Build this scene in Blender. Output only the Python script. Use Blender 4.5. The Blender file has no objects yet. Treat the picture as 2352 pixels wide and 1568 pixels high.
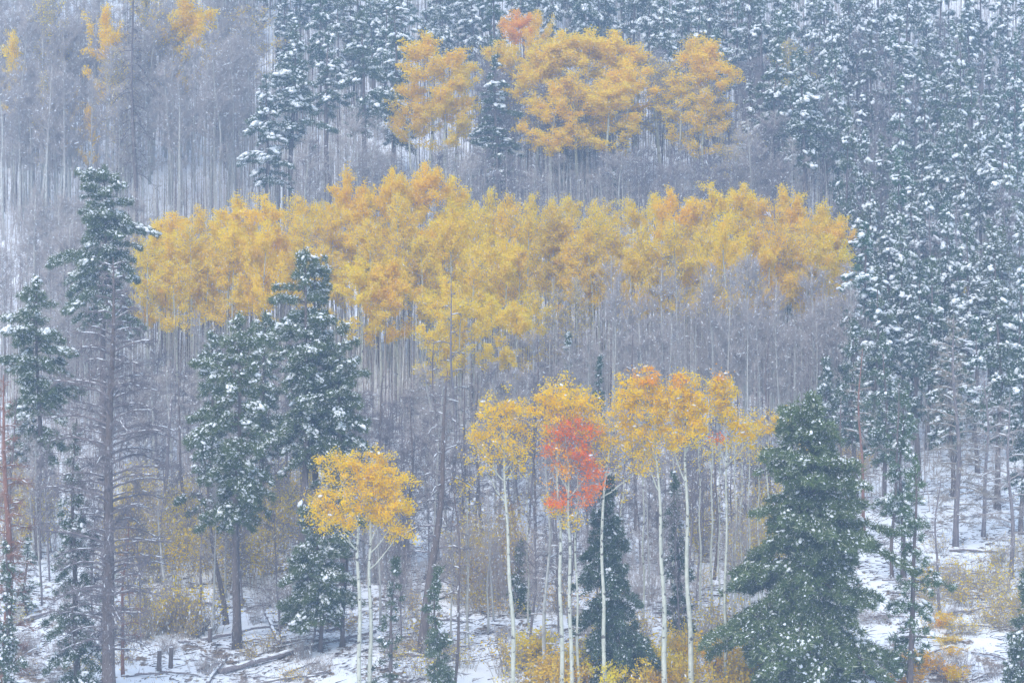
import bpy, math, random
import numpy as np
from mathutils import Vector

# ------------------------------------------------------------------ camera, world, sun, exposure
scene = bpy.context.scene
cam_d = bpy.data.cameras.new('camera'); cam = bpy.data.objects.new('camera', cam_d)
scene.collection.objects.link(cam); scene.camera = cam
cam.location = (0, 0, 0); cam.rotation_euler = (math.radians(90), 0, 0)
cam_d.sensor_width = 36; cam_d.lens = 36*6750/2352; cam_d.clip_start = 0.5; cam_d.clip_end = 3000
world = bpy.data.worlds.new('World'); scene.world = world; world.use_nodes = True
wn = world.node_tree; bg = wn.nodes['Background']
sky = wn.nodes.new('ShaderNodeTexSky'); sky.sky_type = 'NISHITA'; sky.sun_disc = False
sky.sun_elevation = math.radians(55); sky.sun_rotation = math.radians(200)
sky.air_density = 1.8; sky.dust_density = 2.0; sky.ozone_density = 3.0
wn.links.new(sky.outputs[0], bg.inputs[0]); bg.inputs[1].default_value = 0.15
sun_d = bpy.data.lights.new('sun', 'SUN'); sun = bpy.data.objects.new('sun', sun_d)
scene.collection.objects.link(sun)
sun_d.energy = 1.5; sun_d.angle = math.radians(60); sun_d.color = (1.0, 0.96, 0.9)
# sun from behind the camera (sky rotation 200 deg): direction (sin, cos) of rotation
el, ro = math.radians(55), math.radians(200)
sd = Vector((math.sin(ro)*math.cos(el), math.cos(ro)*math.cos(el), math.sin(el)))
sun.rotation_euler = sd.to_track_quat('Z', 'Y').to_euler()
vs = scene.view_settings; vs.view_transform = 'Standard'; vs.look = 'None'; vs.gamma = 1
vs.use_curve_mapping = False; vs.exposure = 0.66
try:
    scene.cycles.volume_bounces = 1; scene.cycles.max_bounces = 6
except Exception: pass
HAZE = 0.00095

# ------------------------------------------------------------------ helpers
COL = scene.collection
FOC = 6750.0
KY = np.array([-60, 0, 30, 70, 110, 140, 150, 180, 225, 275, 320, 370, 420, 470.])
KZ = np.array([-2, -1.7, -10, -19, -20, -18.6, -17.4, -12.4, -2.2, 12.4, 30, 52, 66, 70.])
_yy = np.linspace(-60, 470, 1061); _zz = np.interp(_yy, KY, KZ)
_k = np.hanning(25); _k /= _k.sum()
_zz = np.convolve(np.pad(_zz, 12, mode='edge'), _k, mode='valid')
rs = np.random.RandomState(5)
_G = rs.rand(6, 128, 128)
def vnoise(x, y, s, c=0):
    x = np.asarray(x, float)/s + 37.3*c; y = np.asarray(y, float)/s + 11.7*c
    ix = np.floor(x).astype(int); iy = np.floor(y).astype(int); fx = x-ix; fy = y-iy
    fx = fx*fx*(3-2*fx); fy = fy*fy*(3-2*fy); g = _G[c % 6]
    a = g[ix % 128, iy % 128]; b = g[(ix+1) % 128, iy % 128]; d = g[ix % 128, (iy+1) % 128]; e = g[(ix+1) % 128, (iy+1) % 128]
    return (a*(1-fx)+b*fx)*(1-fy)+(d*(1-fx)+e*fx)*fy
def gz(x, y):
    return (np.interp(y, _yy, _zz) + 1.0*(vnoise(x, y, 14, 0)-.5) + .4*(vnoise(x, y, 4.1, 1)-.5)
            + .16*(vnoise(x, y, 1.3, 2)-.5))
_ty = np.linspace(138, 440, 800)
_tp = 784 - np.interp(_ty, _yy, _zz)*FOC/_ty
_o = np.argsort(_tp)
def depth_of(py): return float(np.interp(py, _tp[_o], _ty[_o]))
def spot(px, py):
    "where a thing stands: ground point"
    Y = depth_of(py); X = (px-1176)*Y/FOC
    return X, Y, float(gz(X, Y))

def mesh(name, V, F, mat, smooth=False, mi=None):
    V = np.asarray(V, np.float32).reshape(-1, 3); F = np.asarray(F, np.int32)
    k = F.shape[1]; me = bpy.data.meshes.new(name)
    me.vertices.add(len(V)); me.vertices.foreach_set('co', V.ravel())
    me.loops.add(F.size); me.loops.foreach_set('vertex_index', F.ravel())
    me.polygons.add(len(F)); me.polygons.foreach_set('loop_start', np.arange(0, F.size, k, dtype=np.int32))
    me.polygons.foreach_set('loop_total', np.full(len(F), k, np.int32))
    if smooth: me.polygons.foreach_set('use_smooth', np.ones(len(F), bool))
    for m in (mat if isinstance(mat, (list, tuple)) else [mat]): me.materials.append(m)
    if mi is not None: me.polygons.foreach_set('material_index', np.asarray(mi, np.int32))
    me.update(calc_edges=True); return me
def link(name, me, parent=None, kind=None):
    o = bpy.data.objects.new(name, me); COL.objects.link(o)
    if parent: o.parent = parent
    if kind: o['kind'] = kind
    return o
def tag(o, label, cat, group=None):
    o['label'] = label; o['category'] = cat
    if group: o['group'] = group
    return o
def thing(name, loc, label, cat, group=None, rz=0, scale=(1, 1, 1)):
    o = bpy.data.objects.new(name, None); COL.objects.link(o); o.empty_display_size = .3
    o.location = loc; o.rotation_euler = (0, 0, rz); o.scale = scale
    return tag(o, label, cat, group)

def norm(a): return a/np.maximum(np.linalg.norm(a, axis=-1, keepdims=True), 1e-9)
def frames(d):
    ref = np.where(np.abs(d[:, 2:3]) < .9, np.array([[0, 0, 1.]]), np.array([[1., 0, 0]]))
    a = norm(np.cross(d, ref)); b = np.cross(d, a); return a, b
class Geo:
    "collects tris"
    def __init__(s): s.V = []; s.F = []; s.n = 0; s.M = []
    def add(s, V, F, m=0):
        V = np.asarray(V, float).reshape(-1, 3); F = np.asarray(F).reshape(-1, 3)
        s.V.append(V); s.F.append(F+s.n); s.n += len(V); s.M.append(np.full(len(F), m))
    def build(s, name, mat, smooth=False):
        return mesh(name, np.concatenate(s.V), np.concatenate(s.F), mat, smooth, np.concatenate(s.M) if isinstance(mat, (list, tuple)) else None)
    def tube(s, P, R, k=8, cap=True):
        P = np.asarray(P, float); n = len(P); R = np.broadcast_to(R, (n,))
        d = norm(np.gradient(P, axis=0)); a, b = frames(d)
        for i in range(1, n):   # keep frames consistent
            a[i] = norm((a[i-1]-d[i]*np.dot(a[i-1], d[i]))[None])[0]; b[i] = np.cross(d[i], a[i])
        th = np.arange(k)*2*math.pi/k
        V = P[:, None]+R[:, None, None]*(np.cos(th)[None, :, None]*a[:, None]+np.sin(th)[None, :, None]*b[:, None])
        F = []
        for i in range(n-1):
            for j in range(k):
                p, q = i*k+j, i*k+(j+1) % k
                F += [(p, q, q+k), (p, q+k, p+k)]
        V = V.reshape(-1, 3)
        if cap:
            V = np.vstack([V, P[-1:]+d[-1]*R[-1]*.3, P[:1]]); t = n*k
            F += [((n-1)*k+j, (n-1)*k+(j+1) % k, t) for j in range(k)]+[((j+1) % k, j, t+1) for j in range(k)]
        s.add(V, F)
    def spikes(s, A, B, r):
        "thin three-sided spikes from A to B"
        A = np.asarray(A); B = np.asarray(B); n = len(A); d = norm(B-A); a, b = frames(d)
        r = np.broadcast_to(r, (n,))[:, None]
        V = np.stack([A+a*r, A-a*r*.5+b*r*.87, A-a*r*.5-b*r*.87, B], 1)
        base = np.arange(n)[:, None, None]*4
        s.add(V.reshape(-1, 3), (base+np.array([[[0, 1, 3], [1, 2, 3], [2, 0, 3]]])).reshape(-1, 3))
    def blades(s, A, d, L, w, rng, m=0):
        n = len(A); a, b = frames(d); th = rng.uniform(0, math.pi, n)[:, None]
        p = a*np.cos(th)+b*np.sin(th); L = np.broadcast_to(L, (n,))[:, None]; w = np.broadcast_to(w, (n,))[:, None]
        V = np.stack([A-p*w/2, A+p*w/2, A+d*L], 1); s.add(V.reshape(-1, 3), np.arange(3*n).reshape(-1, 3), m)
    def leaves(s, C, size, rng, m=0):
        n = len(C); d = norm(rng.normal(size=(n, 3))); a, b = frames(d)
        sz = np.broadcast_to(size, (n,))[:, None]; w = rng.uniform(.55, 1, (n, 1))
        V = np.stack([C-a*sz/2, C-b*sz/2*w, C+a*sz/2, C+b*sz/2*w], 1)
        base = np.arange(n)[:, None, None]*4
        s.add(V.reshape(-1, 3), (base+np.array([[[0, 1, 2], [0, 2, 3]]])).reshape(-1, 3), m)
    def bits(s, C, X, sx, sy, sz, rng):
        "small eight-sided snow bits"
        n = len(C); o = OCT[None]*(1+rng.uniform(-.25, .25, (n, 6, 1))); X = norm(X); Yv = norm(np.cross(np.array([[0, 0, 1.]]), X)+1e-6); Z = np.cross(X, Yv)
        sx, sy, sz = [np.broadcast_to(q, (n,))[:, None, None]*1.15 for q in (sx, sy, sz)]
        V = C[:, None]+X[:, None]*o[..., :1]*sx+Yv[:, None]*o[..., 1:2]*sy+Z[:, None]*o[..., 2:]*sz
        s.add(V.reshape(-1, 3), (np.arange(n)[:, None, None]*6+OCF[None]).reshape(-1, 3))
    def lumps(s, C, X, sx, sy, sz, rng):
        "rugged snow lumps, long axis X"
        n = len(C); ico = ICO[None]*(1+rng.uniform(-.28, .28, (n, 12, 1)))
        X = norm(X); Yv = norm(np.cross(np.array([[0, 0, 1.]]), X)+1e-6); Z = np.cross(X, Yv)
        sx, sy, sz = [np.broadcast_to(q, (n,))[:, None, None] for q in (sx, sy, sz)]
        V = C[:, None]+X[:, None]*ico[..., :1]*sx+Yv[:, None]*ico[..., 1:2]*sy+Z[:, None]*ico[..., 2:]*sz
        s.add(V.reshape(-1, 3), (np.arange(n)[:, None, None]*12+ICF[None]).reshape(-1, 3))
OCT = np.array([(1, 0, 0), (0, 1, 0), (-1, 0, 0), (0, -1, 0), (0, 0, 1), (0, 0, -1.)]); OCF = np.array([(0, 1, 4), (1, 2, 4), (2, 3, 4), (3, 0, 4), (1, 0, 5), (2, 1, 5), (3, 2, 5), (0, 3, 5)])
_p = (1+5**.5)/2
ICO = norm(np.array([(-1, _p, 0), (1, _p, 0), (-1, -_p, 0), (1, -_p, 0), (0, -1, _p), (0, 1, _p), (0, -1, -_p), (0, 1, -_p), (_p, 0, -1), (_p, 0, 1), (-_p, 0, -1), (-_p, 0, 1)]))
ICF = np.array([(0, 11, 5), (0, 5, 1), (0, 1, 7), (0, 7, 10), (0, 10, 11), (1, 5, 9), (5, 11, 4), (11, 10, 2), (10, 7, 6), (7, 1, 8), (3, 9, 4), (3, 4, 2), (3, 2, 6), (3, 6, 8), (3, 8, 9), (4, 9, 5), (2, 4, 11), (6, 2, 10), (8, 6, 7), (9, 8, 1)])

# ------------------------------------------------------------------ materials
def mat(name):
    m = bpy.data.materials.new(name); m.use_nodes = True; nt = m.node_tree
    return m, nt, nt.nodes['Principled BSDF'], nt.nodes['Material Output']
def N(nt, t, **k):
    n = nt.nodes.new(t)
    for a, v in k.items(): setattr(n, a, v)
    return n
def ramp(nt, fac, stops):
    r = nt.nodes.new('ShaderNodeValToRGB'); e = r.color_ramp.elements
    while len(e) < len(stops): e.new(.5)
    for q, (p, c) in zip(e, stops): q.position = p; q.color = (*c, 1)
    nt.links.new(fac, r.inputs[0]); return r.outputs[0]
def noise(nt, scale, detail=4, vec=None, rough=.6):
    n = nt.nodes.new('ShaderNodeTexNoise'); n.inputs['Scale'].default_value = scale; n.inputs['Detail'].default_value = detail
    n.inputs['Roughness'].default_value = rough
    if vec: nt.links.new(vec, n.inputs['Vector'])
    return n.outputs['Fac']
def objcoord(nt, sc=(1, 1, 1)):
    t = nt.nodes.new('ShaderNodeTexCoord'); mp = nt.nodes.new('ShaderNodeMapping'); mp.inputs['Scale'].default_value = sc
    nt.links.new(t.outputs['Object'], mp.inputs[0]); return mp.outputs[0]
def bump(nt, bs, h, dist, st=.6):
    b = nt.nodes.new('ShaderNodeBump'); b.inputs['Strength'].default_value = st; b.inputs['Distance'].default_value = dist
    nt.links.new(h, b.inputs['Height']); nt.links.new(b.outputs[0], bs.inputs['Normal'])
def bark(name, c1, c2, c3=None, sc=(6, 6, 1.2)):
    m, nt, bs, out = mat(name); v = objcoord(nt, sc); f = noise(nt, 2.5, 5, v)
    nt.links.new(ramp(nt, f, [(.3, c1), (.7, c2)]), bs.inputs['Base Color']); bs.inputs['Roughness'].default_value = .95
    bump(nt, bs, f, .03); return m
M_PINE = bark('pine_bark', (.10, .075, .065), (.21, .165, .15))
M_DEAD = bark('dead_bark', (.15, .125, .13), (.30, .26, .26))
M_RUST = bark('rusty_bark', (.20, .09, .06), (.33, .17, .12))
M_TWIG = bark('twig_bark', (.29, .25, .24), (.50, .44, .41))
M_TWIGW = bark('warm_twig', (.27, .22, .18), (.42, .36, .29))
M_RTWIG = bark('rusty_twig', (.25, .12, .08), (.4, .22, .15))
def aspen_bark():
    m, nt, bs, out = mat('aspen_bark')
    f = noise(nt, 1.0, 3, objcoord(nt, (5, 5, 3)))
    base = ramp(nt, f, [(.3, (.38, .385, .31)), (.7, (.57, .575, .48))])
    s = noise(nt, 1.0, 3, objcoord(nt, (7, 7, 26)), .7)
    sm = ramp(nt, s, [(.66, (0, 0, 0)), (.70, (1, 1, 1))])
    s2 = noise(nt, 1.0, 2, objcoord(nt, (4, 4, 5)), .5)
    sm2 = ramp(nt, s2, [(.62, (0, 0, 0)), (.66, (1, 1, 1))])
    mx = N(nt, 'ShaderNodeMath', operation='MAXIMUM'); nt.links.new(sm, mx.inputs[0]); nt.links.new(sm2, mx.inputs[1])
    mix = N(nt, 'ShaderNodeMix', data_type='RGBA'); nt.links.new(mx.outputs[0], mix.inputs[0])
    nt.links.new(base, mix.inputs[6]); mix.inputs[7].default_value = (.10, .09, .08, 1)
    nt.links.new(mix.outputs[2], bs.inputs['Base Color']); bs.inputs['Roughness'].default_value = .8; return m
M_ASPEN = aspen_bark()
M_ASPEND = bark('grey_aspen_bark', (.32, .31, .29), (.58, .57, .52), sc=(4, 4, 2))
def snow():
    m, nt, bs, out = mat('snow'); f = noise(nt, 9, 4)
    nt.links.new(ramp(nt, f, [(.3, (.78, .80, .84)), (.7, (.90, .91, .93))]), bs.inputs['Base Color'])
    bs.inputs['Roughness'].default_value = .7; bump(nt, bs, f, .05); return m
M_SNOW = snow()
def foliage(name, cols, trans=.3, usecol=False):
    "per-leaf colour variation by mesh island"
    m, nt, bs, out = mat(name); nt.nodes.remove(bs)
    g = N(nt, 'ShaderNodeNewGeometry'); c = ramp(nt, g.outputs['Random Per Island'], [(i/(len(cols)-1), q) for i, q in enumerate(cols)])
    if usecol:
        oi = N(nt, 'ShaderNodeObjectInfo'); mx = N(nt, 'ShaderNodeMix', data_type='RGBA', blend_type='MULTIPLY')
        mx.inputs[0].default_value = 1; nt.links.new(c, mx.inputs[6]); nt.links.new(oi.outputs['Color'], mx.inputs[7]); c = mx.outputs[2]
    d = N(nt, 'ShaderNodeBsdfDiffuse'); t = N(nt, 'ShaderNodeBsdfTranslucent'); ms = N(nt, 'ShaderNodeMixShader')
    ms.inputs[0].default_value = trans
    for q in (d, t): nt.links.new(c, q.inputs['Color'])
    nt.links.new(d.outputs[0], ms.inputs[1]); nt.links.new(t.outputs[0], ms.inputs[2]); nt.links.new(ms.outputs[0], out.inputs[0]); return m
M_NEEDLE = foliage('needles', [(.075, .115, .055), (.10, .145, .065), (.12, .165, .07), (.14, .18, .08), (.11, .155, .075), (.09, .13, .07), (.50, .52, .52)], .15, True)
M_LEAF = foliage('aspen_leaf', [(.93, .93, .93), (1, 1, 1), (1, .96, .9), (.98, 1, 1.0)], .5, True)
M_LY = foliage('yellow_leaf', [(.99, .71, .0), (.99, .76, .0), (.99, .63, .0), (.97, .74, .0)], .5)
M_LO = foliage('orange_leaf', [(.98, .47, .01), (.98, .56, .01), (.96, .42, .02)], .4)
M_LR = foliage('red_leaf', [(.96, .20, .03), (.97, .28, .03), (.98, .40, .02), (.92, .16, .04)], .4)
def ground_mat():
    m, nt, bs, out = mat('snowy_ground'); v = objcoord(nt, (1, .55, 1))
    a = noise(nt, .55, 6, v, .62); b = noise(nt, 2.6, 5, v, .7)
    ad = N(nt, 'ShaderNodeMath', operation='MULTIPLY_ADD'); nt.links.new(b, ad.inputs[0]); ad.inputs[1].default_value = .8; nt.links.new(a, ad.inputs[2])
    sc = N(nt, 'ShaderNodeMath', operation='MULTIPLY'); nt.links.new(ad.outputs[0], sc.inputs[0]); sc.inputs[1].default_value = .5
    # the wooded slope keeps more bare litter than the open strip at its foot
    tc = N(nt, 'ShaderNodeTexCoord'); sx = N(nt, 'ShaderNodeSeparateXYZ'); nt.links.new(tc.outputs['Object'], sx.inputs[0])
    mr = N(nt, 'ShaderNodeMapRange'); nt.links.new(sx.outputs['Y'], mr.inputs[0]); mr.inputs[1].default_value = 165; mr.inputs[2].default_value = 215; mr.inputs[3].default_value = -.018; mr.inputs[4].default_value = -.1
    sc2 = N(nt, 'ShaderNodeMath', operation='ADD'); nt.links.new(sc.outputs[0], sc2.inputs[0]); nt.links.new(mr.outputs[0], sc2.inputs[1]); sc = sc2
    mask = ramp(nt, sc.outputs[0], [(.455, (0, 0, 0)), (.50, (1, 1, 1))])
    lit = ramp(nt, noise(nt, 7, 5, v, .7), [(.35, (.09, .07, .055)), (.55, (.22, .15, .09)), (.7, (.34, .21, .07))])
    mix = N(nt, 'ShaderNodeMix', data_type='RGBA'); nt.links.new(mask, mix.inputs[0]); mix.inputs[6].default_value = (.84, .86, .90, 1)
    nt.links.new(lit, mix.inputs[7])
    inv = N(nt, 'ShaderNodeMath', operation='SUBTRACT'); inv.inputs[0].default_value = 1
    nt.links.new(mask, inv.inputs[1])
    mix2 = N(nt, 'ShaderNodeMix', data_type='RGBA'); nt.links.new(inv.outputs[0], mix2.inputs[0]); nt.links.new(lit, mix2.inputs[6])
    mix2.inputs[7].default_value = (.84, .86, .90, 1); nt.links.new(mix2.outputs[2], bs.inputs['Base Color'])
    bs.inputs['Roughness'].default_value = .85; bump(nt, bs, noise(nt, 3, 6, v, .7), .12, .7); return m
M_GROUND = ground_mat()

# ------------------------------------------------------------------ ground
def build_ground():
    xs = np.concatenate([np.linspace(-260, -62, 34, endpoint=False), np.linspace(-62, -38, 40, endpoint=False), np.linspace(-38, 38, 180, endpoint=False), np.linspace(38, 62, 40, endpoint=False), np.linspace(62, 260, 34)])
    ys = np.concatenate([np.linspace(-60, 130, 70, endpoint=False), np.linspace(130, 210, 190, endpoint=False), np.linspace(210, 330, 100, endpoint=False), np.linspace(330, 465, 40)])
    X, Y = np.meshgrid(xs, ys); Z = gz(X, Y)
    near = (np.abs(X) < 45) & (Y > 135) & (Y < 260)
    Z = Z + near*.12*(vnoise(X, Y, .55, 3)-.5)
    V = np.stack([X, Y, Z], -1).reshape(-1, 3); nx = len(xs); i = np.arange(len(ys)-1)[:, None]*nx+np.arange(nx-1)[None]
    i = i.ravel(); F = np.stack([i, i+1, i+1+nx, i+nx], 1)
    o = link('ground', mesh('ground', V, F, M_GROUND, True), None, 'structure')
build_ground()

# ------------------------------------------------------------------ haze
def build_haze():
    x0, x1, y0, y1, z0, z1 = -262, 262, -62, 467, -23, 92
    V = [(x, y, z) for z in (z0, z1) for y in (y0, y1) for x in (x0, x1)]
    F = [(0, 2, 3, 1), (4, 5, 7, 6), (0, 1, 5, 4), (2, 6, 7, 3), (0, 4, 6, 2), (1, 3, 7, 5)]
    m = bpy.data.materials.new('haze_air'); m.use_nodes = True; nt = m.node_tree; nt.nodes.clear()
    out = N(nt, 'ShaderNodeOutputMaterial'); v = N(nt, 'ShaderNodeVolumePrincipled')
    v.inputs['Density'].default_value = HAZE; v.inputs['Color'].default_value = (.50, .70, .98, 1)
    v.inputs['Anisotropy'].default_value = 0.0
    nt.links.new(v.outputs[0], out.inputs['Volume'])
    link('haze', mesh('haze', V, F, m), None, 'stuff')
build_haze()

# ------------------------------------------------------------------ tree generators: return list of (part name, mesh, kind)
def trunk_path(H, lean, wob, rng, n=10):
    t = np.linspace(0, 1, n); P = np.zeros((n, 3)); P[:, 2] = t*H
    ph = rng.uniform(0, 6, 4)
    P[:, 0] = lean[0]*t*H + wob*(np.sin(t*5+ph[0])-math.sin(ph[0])) + wob*.4*(np.sin(t*11+ph[1])-math.sin(ph[1]))
    P[:, 1] = lean[1]*t*H + wob*(np.sin(t*4+ph[2])-math.sin(ph[2]))
    P[0, 2] = -.25; return P
def along(P, z):
    return np.stack([np.interp(z, P[:, 2], P[:, 0]), np.interp(z, P[:, 2], P[:, 1]), z], -1)

def conifer(seed, H=14., cb=.35, W=4., nb=70, style='pine', snowy=1., needles=20, sp=.26, r0=.17, dead=20, nl=.26, nw=.05, lean=(0, 0), bark_m=None, sep=False, lumpk=1.0, prof=None, dens=1.0, taper=1.0, even=False):
    rng = np.random.RandomState(seed); P = trunk_path(H, lean, .12, rng, 12)
    parts = []
    g = Geo(); tt = np.linspace(0, 1, 12); R = r0*(1-tt*.93*taper)+.012; R[0] *= 1.35
    g.tube(P, R, 8); bm = bark_m or M_PINE; parts.append(('trunk', g.build('trunk', bm, True), None))
    t = np.sort(rng.uniform(0, 1, nb)**(1.0 if style == 'pine' else 1.1)); z0 = H*(cb+(.985-cb)*t)
    az = np.arange(nb)*2.39996+rng.uniform(-.7, .7, nb)
    if prof is not None: w = np.interp(t, prof[0], prof[1])*W/2
    elif style == 'pine': w = W/2*np.minimum(1, (1-t)*1.35+.07)**.85*(.6+.4*np.minimum(1, t/.2))
    else: w = W/2*(np.clip(1-t, 0, 1)**.8*.94+.06)
    bumps = .75+.5*np.sin(az*1.0+z0*1.7+rng.uniform(0, 6))*np.sin(z0*.9+rng.uniform(0, 6))
    L = w*rng.uniform(.62, 1.12, nb)*np.clip(bumps, .55, 1.15)
    keep = rng.rand(nb) > .08; L, z0, az, t = L[keep], z0[keep], az[keep], t[keep]; nb = len(L)
    up = (np.interp(t, [0, .5, 1], [-.05, .25, .9]) if style == 'pine' else np.interp(t, [0, .5, 1], [-.25, -.05, .6]))+rng.uniform(-.12, .12, nb)
    dr = (.35 if style == 'pine' else .30)+rng.uniform(0, .2, nb)
    B = along(P, z0); D = np.stack([np.cos(az), np.sin(az), 0*az], -1); S = np.stack([-np.sin(az), np.cos(az), 0*az], -1)
    def pt(i, u): return B[i]+D[i]*(L[i]*u)[:, None]+np.array([[0, 0, 1.]])*((up[i]*u-dr[i]*u*u)*L[i])[:, None]
    gb = Geo(); ids = np.arange(nb)
    for a, b, ra in ((0, .5, 1), (.45, 1., .5)):
        gb.spikes(pt(ids, np.full(nb, a)), pt(ids, np.full(nb, b)), (.014+.014*L)*ra)
    # dead lower branches
    if dead:
        nd = dead; zd = rng.uniform(.08*H, max(cb, .15)*H*1.15, nd); ad = rng.uniform(0, 2*math.pi, nd)
        Ld = rng.uniform(.3, .55, nd)*W*(.6+.5*zd/(cb*H+1)); Bd = along(P, zd); dd = np.stack([np.cos(ad), np.sin(ad), rng.uniform(-.1, .25, nd)], -1)
        Q1 = Bd+dd*(Ld*.5)[:, None]; Q2 = Q1+(dd*[1, 1, 0]+np.array([[0, 0, -.45]]))*(Ld*.5)[:, None]
        gb.spikes(Bd, Q1, .022); gb.spikes(Bd+(Q1-Bd)*.9, Q2, .013)
        m = nd*7; j = rng.randint(0, nd, m); u = rng.uniform(.2, 1, m)[:, None]; A = np.where(u < .5, Bd[j]+(Q1-Bd)[j]*u*2, Q1[j]+(Q2-Q1)[j]*(u*2-1))
        gb.spikes(A, A+norm(dd[j]+rng.normal(size=(m, 3))*.6)*rng.uniform(.15, .5, (m, 1)), .008)
    # tufts
    cnt = np.maximum(2, (dens*L/sp*(1.5+L*1.1))).astype(int); i = np.repeat(ids, cnt); n = len(i)
    u = 1-rng.uniform(0, 1, n)**1.35*.8; s = rng.uniform(-1, 1, n)*.42*L[i]*(1.12-u)
    C = pt(i, u)+S[i]*s[:, None]+np.array([[0, 0, 1.]])*(-np.abs(s)*.25+rng.normal(0, .06, n))[:, None]
    out = norm(D[i]+S[i]*(np.sign(s)*np.minimum(1, np.abs(s)*1.2))[:, None]+np.array([[0, 0, .1]]))
    # leader tufts
    nz = max(6, int(H*.8)); zl = rng.uniform((.96 if prof else .9)*H, 1.0*H, nz); C = np.vstack([C, along(P, zl)+rng.normal(0, .06, (nz, 3))]); out = np.vstack([out, np.tile([[0, 0, 1.]], (nz, 1))])
    gn = Geo(); n = len(C); j = np.repeat(np.arange(n), needles); d = norm(out[j]*.55+rng.normal(size=(len(j), 3))*.62+[[0, 0, .12]])
    A = C[j]+rng.normal(0, .07, (len(j), 3))
    gn.blades(A, d, rng.uniform(.6, 1.15, len(j))*nl, nw*rng.uniform(.7, 1.3, len(j)), rng)
    parts.append(('crown', gn.build('crown', M_NEEDLE), 'stuff' if False else None))
    parts.append(('branches', gb.build('branches', bm), 'stuff'))
    # snow: per-branch load
    if snowy > 0:
        load = rng.uniform(.3, 1.15, nb) if even else rng.uniform(0, 1.7, nb)**1.3*np.interp(t, [0, .3, 1], [.6, 1, 1]); pr = np.clip(load[i]*snowy*np.interp(u, [.3, .9], [.3, 1]), 0, 1)
        m = np.where(rng.rand(len(i)) < pr*.9)[0]
        Cs = C[m]+np.array([[0, 0, .11]])+rng.normal(0, .05, (len(m), 3)); k = rng.uniform(.5, 1.25, len(m))*np.clip(load[i[m]], .55, 1.2)*lumpk
        axis = D[i[m]]+S[i[m]]*rng.uniform(-.8, .8, (len(m), 1))+np.array([[0, 0, 1.]])*rng.uniform(-1.1, .1, (len(m), 1))
        gs = Geo(); gs.lumps(Cs, axis, rng.uniform(.13, .25, len(k))*k, .12*k, .085*k, rng)
        # small broken bits round them
        q = rng.randint(0, len(C), int(len(C)*1.1*snowy)); kk = rng.uniform(.5, 1, len(q))*lumpk
        gs.bits(C[q]+rng.normal(0, .1, (len(q), 3))+[[0, 0, .1]], norm(rng.normal(size=(len(q), 3))+[[0, 0, -.2]]), .085*kk, .06*kk, .045*kk, rng)
        parts.append(('snow', gs.build('snow', M_SNOW, False), 'stuff'))
    return parts, H, W

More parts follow.
